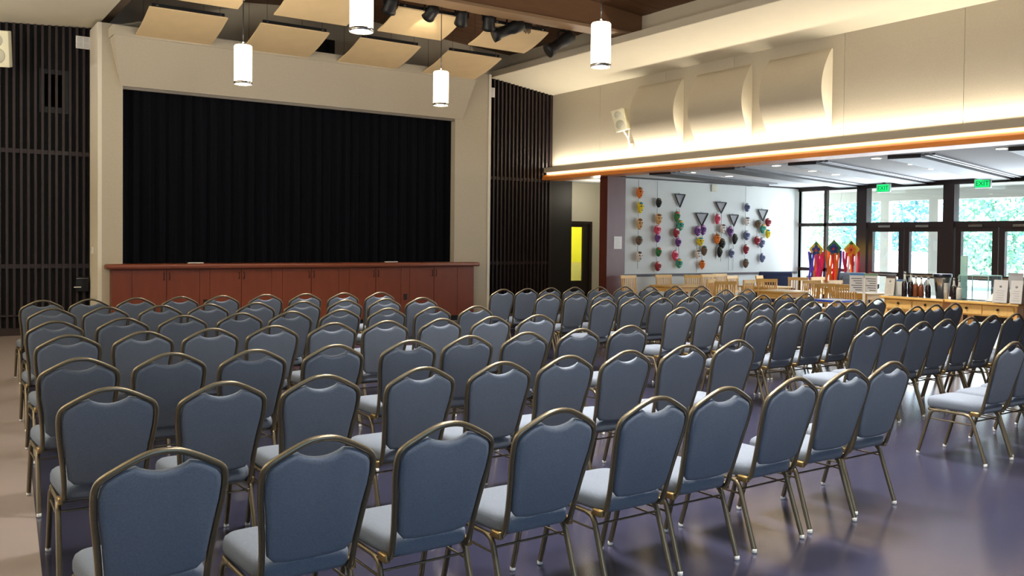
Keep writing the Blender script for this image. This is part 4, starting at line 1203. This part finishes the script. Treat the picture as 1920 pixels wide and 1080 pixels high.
    def card(x, y, w, h, rz, m, label, lines=True, band=None, zb=Z):
        t = empty('menu_card', (x, y, zb), rz, label, 'menu card', 'menu cards on the serving tables')
        M = Matrix.Rotation(radians(8), 4, 'Y')
        MB().box(-0.002, 0.002, -w/2, w/2, 0, h, M=M).build('front_sheet', m, t)
        M2 = Matrix.Translation((0.1, 0, 0)) @ Matrix.Rotation(radians(-8), 4, 'Y')
        MB().box(-0.002, 0.002, -w/2, w/2, 0, h, M=M2).build('rear_sheet', m, t)
        if band: MB().box(-0.0035, -0.002, -w/2, w/2, h*0.88, h, M=M).build('header_band', band, t)
        if lines:
            g = mat('print_grey', (150, 148, 150), 0.8)
            MB().lathe([(0.018, 0), (0.018, 0.001)], n=10, M=M @ Matrix.Translation((-0.0025, 0, h*0.72)) @ Matrix.Rotation(-pi/2, 4, 'Y')).build('emblem', g, t)
            for k in range(5):
                MB().box(-0.0032, -0.0022, -w*0.3+0.01*(k % 2), w*0.3-0.012*(k % 3), h*(0.12+0.1*k), h*(0.135+0.1*k), M=M).build('print_line', g, t)
    wp = mat('card_grey_white', (205, 202, 198), 0.6)
    card(12.28, 6.28, 0.19, 0.31, 0, wp, 'white menu card, left of the two standing by the dark pier')
    card(12.28, 6.07, 0.155, 0.31, 0, wp, 'white menu card, right of the two, against the dark pier')
    card(12.7, 6.3, 0.2, 0.4, 0, mat('card_grey', (176, 176, 178), 0.6), 'grey menu card standing behind the two white ones', lines=False)  # card stock of one even grey
    bl = mat('header_blue', (70, 120, 170), 0.6); gn = mat('header_green', (110, 140, 110), 0.6); brn = mat('header_brown', (80, 66, 60), 0.6)
    card(12.36, 7.98, 0.17, 0.3, radians(-8), mat('card_cream', (205, 200, 188), 0.6), 'menu card with a brown header at the left end of the table', band=brn)
    card(12.62, 7.98, 0.11, 0.24, radians(20), white_p, 'small white and blue card behind the brown headed menu', lines=False, band=bl)
    # display boards on a stand left of the table
    t = empty('menu_stand', (12.5, 8.5, 0), radians(34), 'white folding menu stand with blue and green headed boards', 'menu stand')
    for k, (yy, a, b) in enumerate(((0.11, 0.1, bl), (-0.1, -0.4, gn))):
        M = Matrix.Translation((0, yy, 0.88)) @ Matrix.Rotation(a, 4, 'Z')
        p = MB().box(-0.004, 0.004, -0.105, 0.105, 0, 0.3, M=M).build('board', wp, t)
        MB().box(-0.006, -0.004, -0.105, 0.105, 0.265, 0.3, M=M).build('header_band', b, p)
        for q in range(6):
            MB().box(-0.006, -0.0045, -0.08, 0.02+0.03*(q % 3), 0.03+0.036*q, 0.042+0.036*q, M=M).build('print_line', mat('print_dark', (90, 92, 100), 0.8), p)
    MB().box(0.01, 0.035, -0.02, 0.02, 0.02, 1.1).build('post', white_p, t)
    MB().lathe([(0.17, 0), (0.17, 0.012), (0.03, 0.03)], n=24).build('base', white_p, t)
    t = empty('blue_rim_table', (12.95, 9.35, 0), 0, 'small low table with a white top and blue rim', 'table')
    MB().bbox(-0.27, 0.27, -0.27, 0.27, 0.675, 0.7, 0.006).build('tabletop', white_p, t)
    MB().box(-0.275, 0.275, -0.275, -0.27, 0.67, 0.705).box(-0.275, -0.27, -0.27, 0.27, 0.67, 0.705).box(-0.275, 0.275, 0.27, 0.275, 0.67, 0.705).box(0.27, 0.275, -0.27, 0.27, 0.67, 0.705).build('rim', mat('rim_blue', (50, 85, 200), 0.4), t)
    for a in (-1, 1):
        for b in (-1, 1): MB().tube([(a*.22, b*.22, 0), (a*.22, b*.22, .675)], 0.018, 6).build('leg', white_p, t)
    t = empty('wet_floor_sign', (12.0, 8.35, 0), radians(-35), 'yellow folding wet floor sign behind the right block of chairs', 'wet floor sign')
    ym = mat('sign_yellow', (235, 200, 20), 0.45)
    for s in (-1, 1):
        M = Matrix.Translation((s*0.12, 0, 0)) @ Matrix.Rotation(radians(-10*s), 4, 'Y')
        MB().prism([(-0.15, 0), (0.15, 0), (0.09, 0.64), (-0.09, 0.64)], 0.01, M=M @ Matrix(((0, 0, 1, 0), (1, 0, 0, 0), (0, 1, 0, 0), (0, 0, 0, 1)))).build('panel', ym, t)
        MB().box(-0.004 if s < 0 else 0.01, -0.001 if s < 0 else 0.012, -0.03, 0.03, 0.3, 0.42, M=M).build('symbol', mat('sign_orange', (190, 110, 20), 0.5), t)
counter()
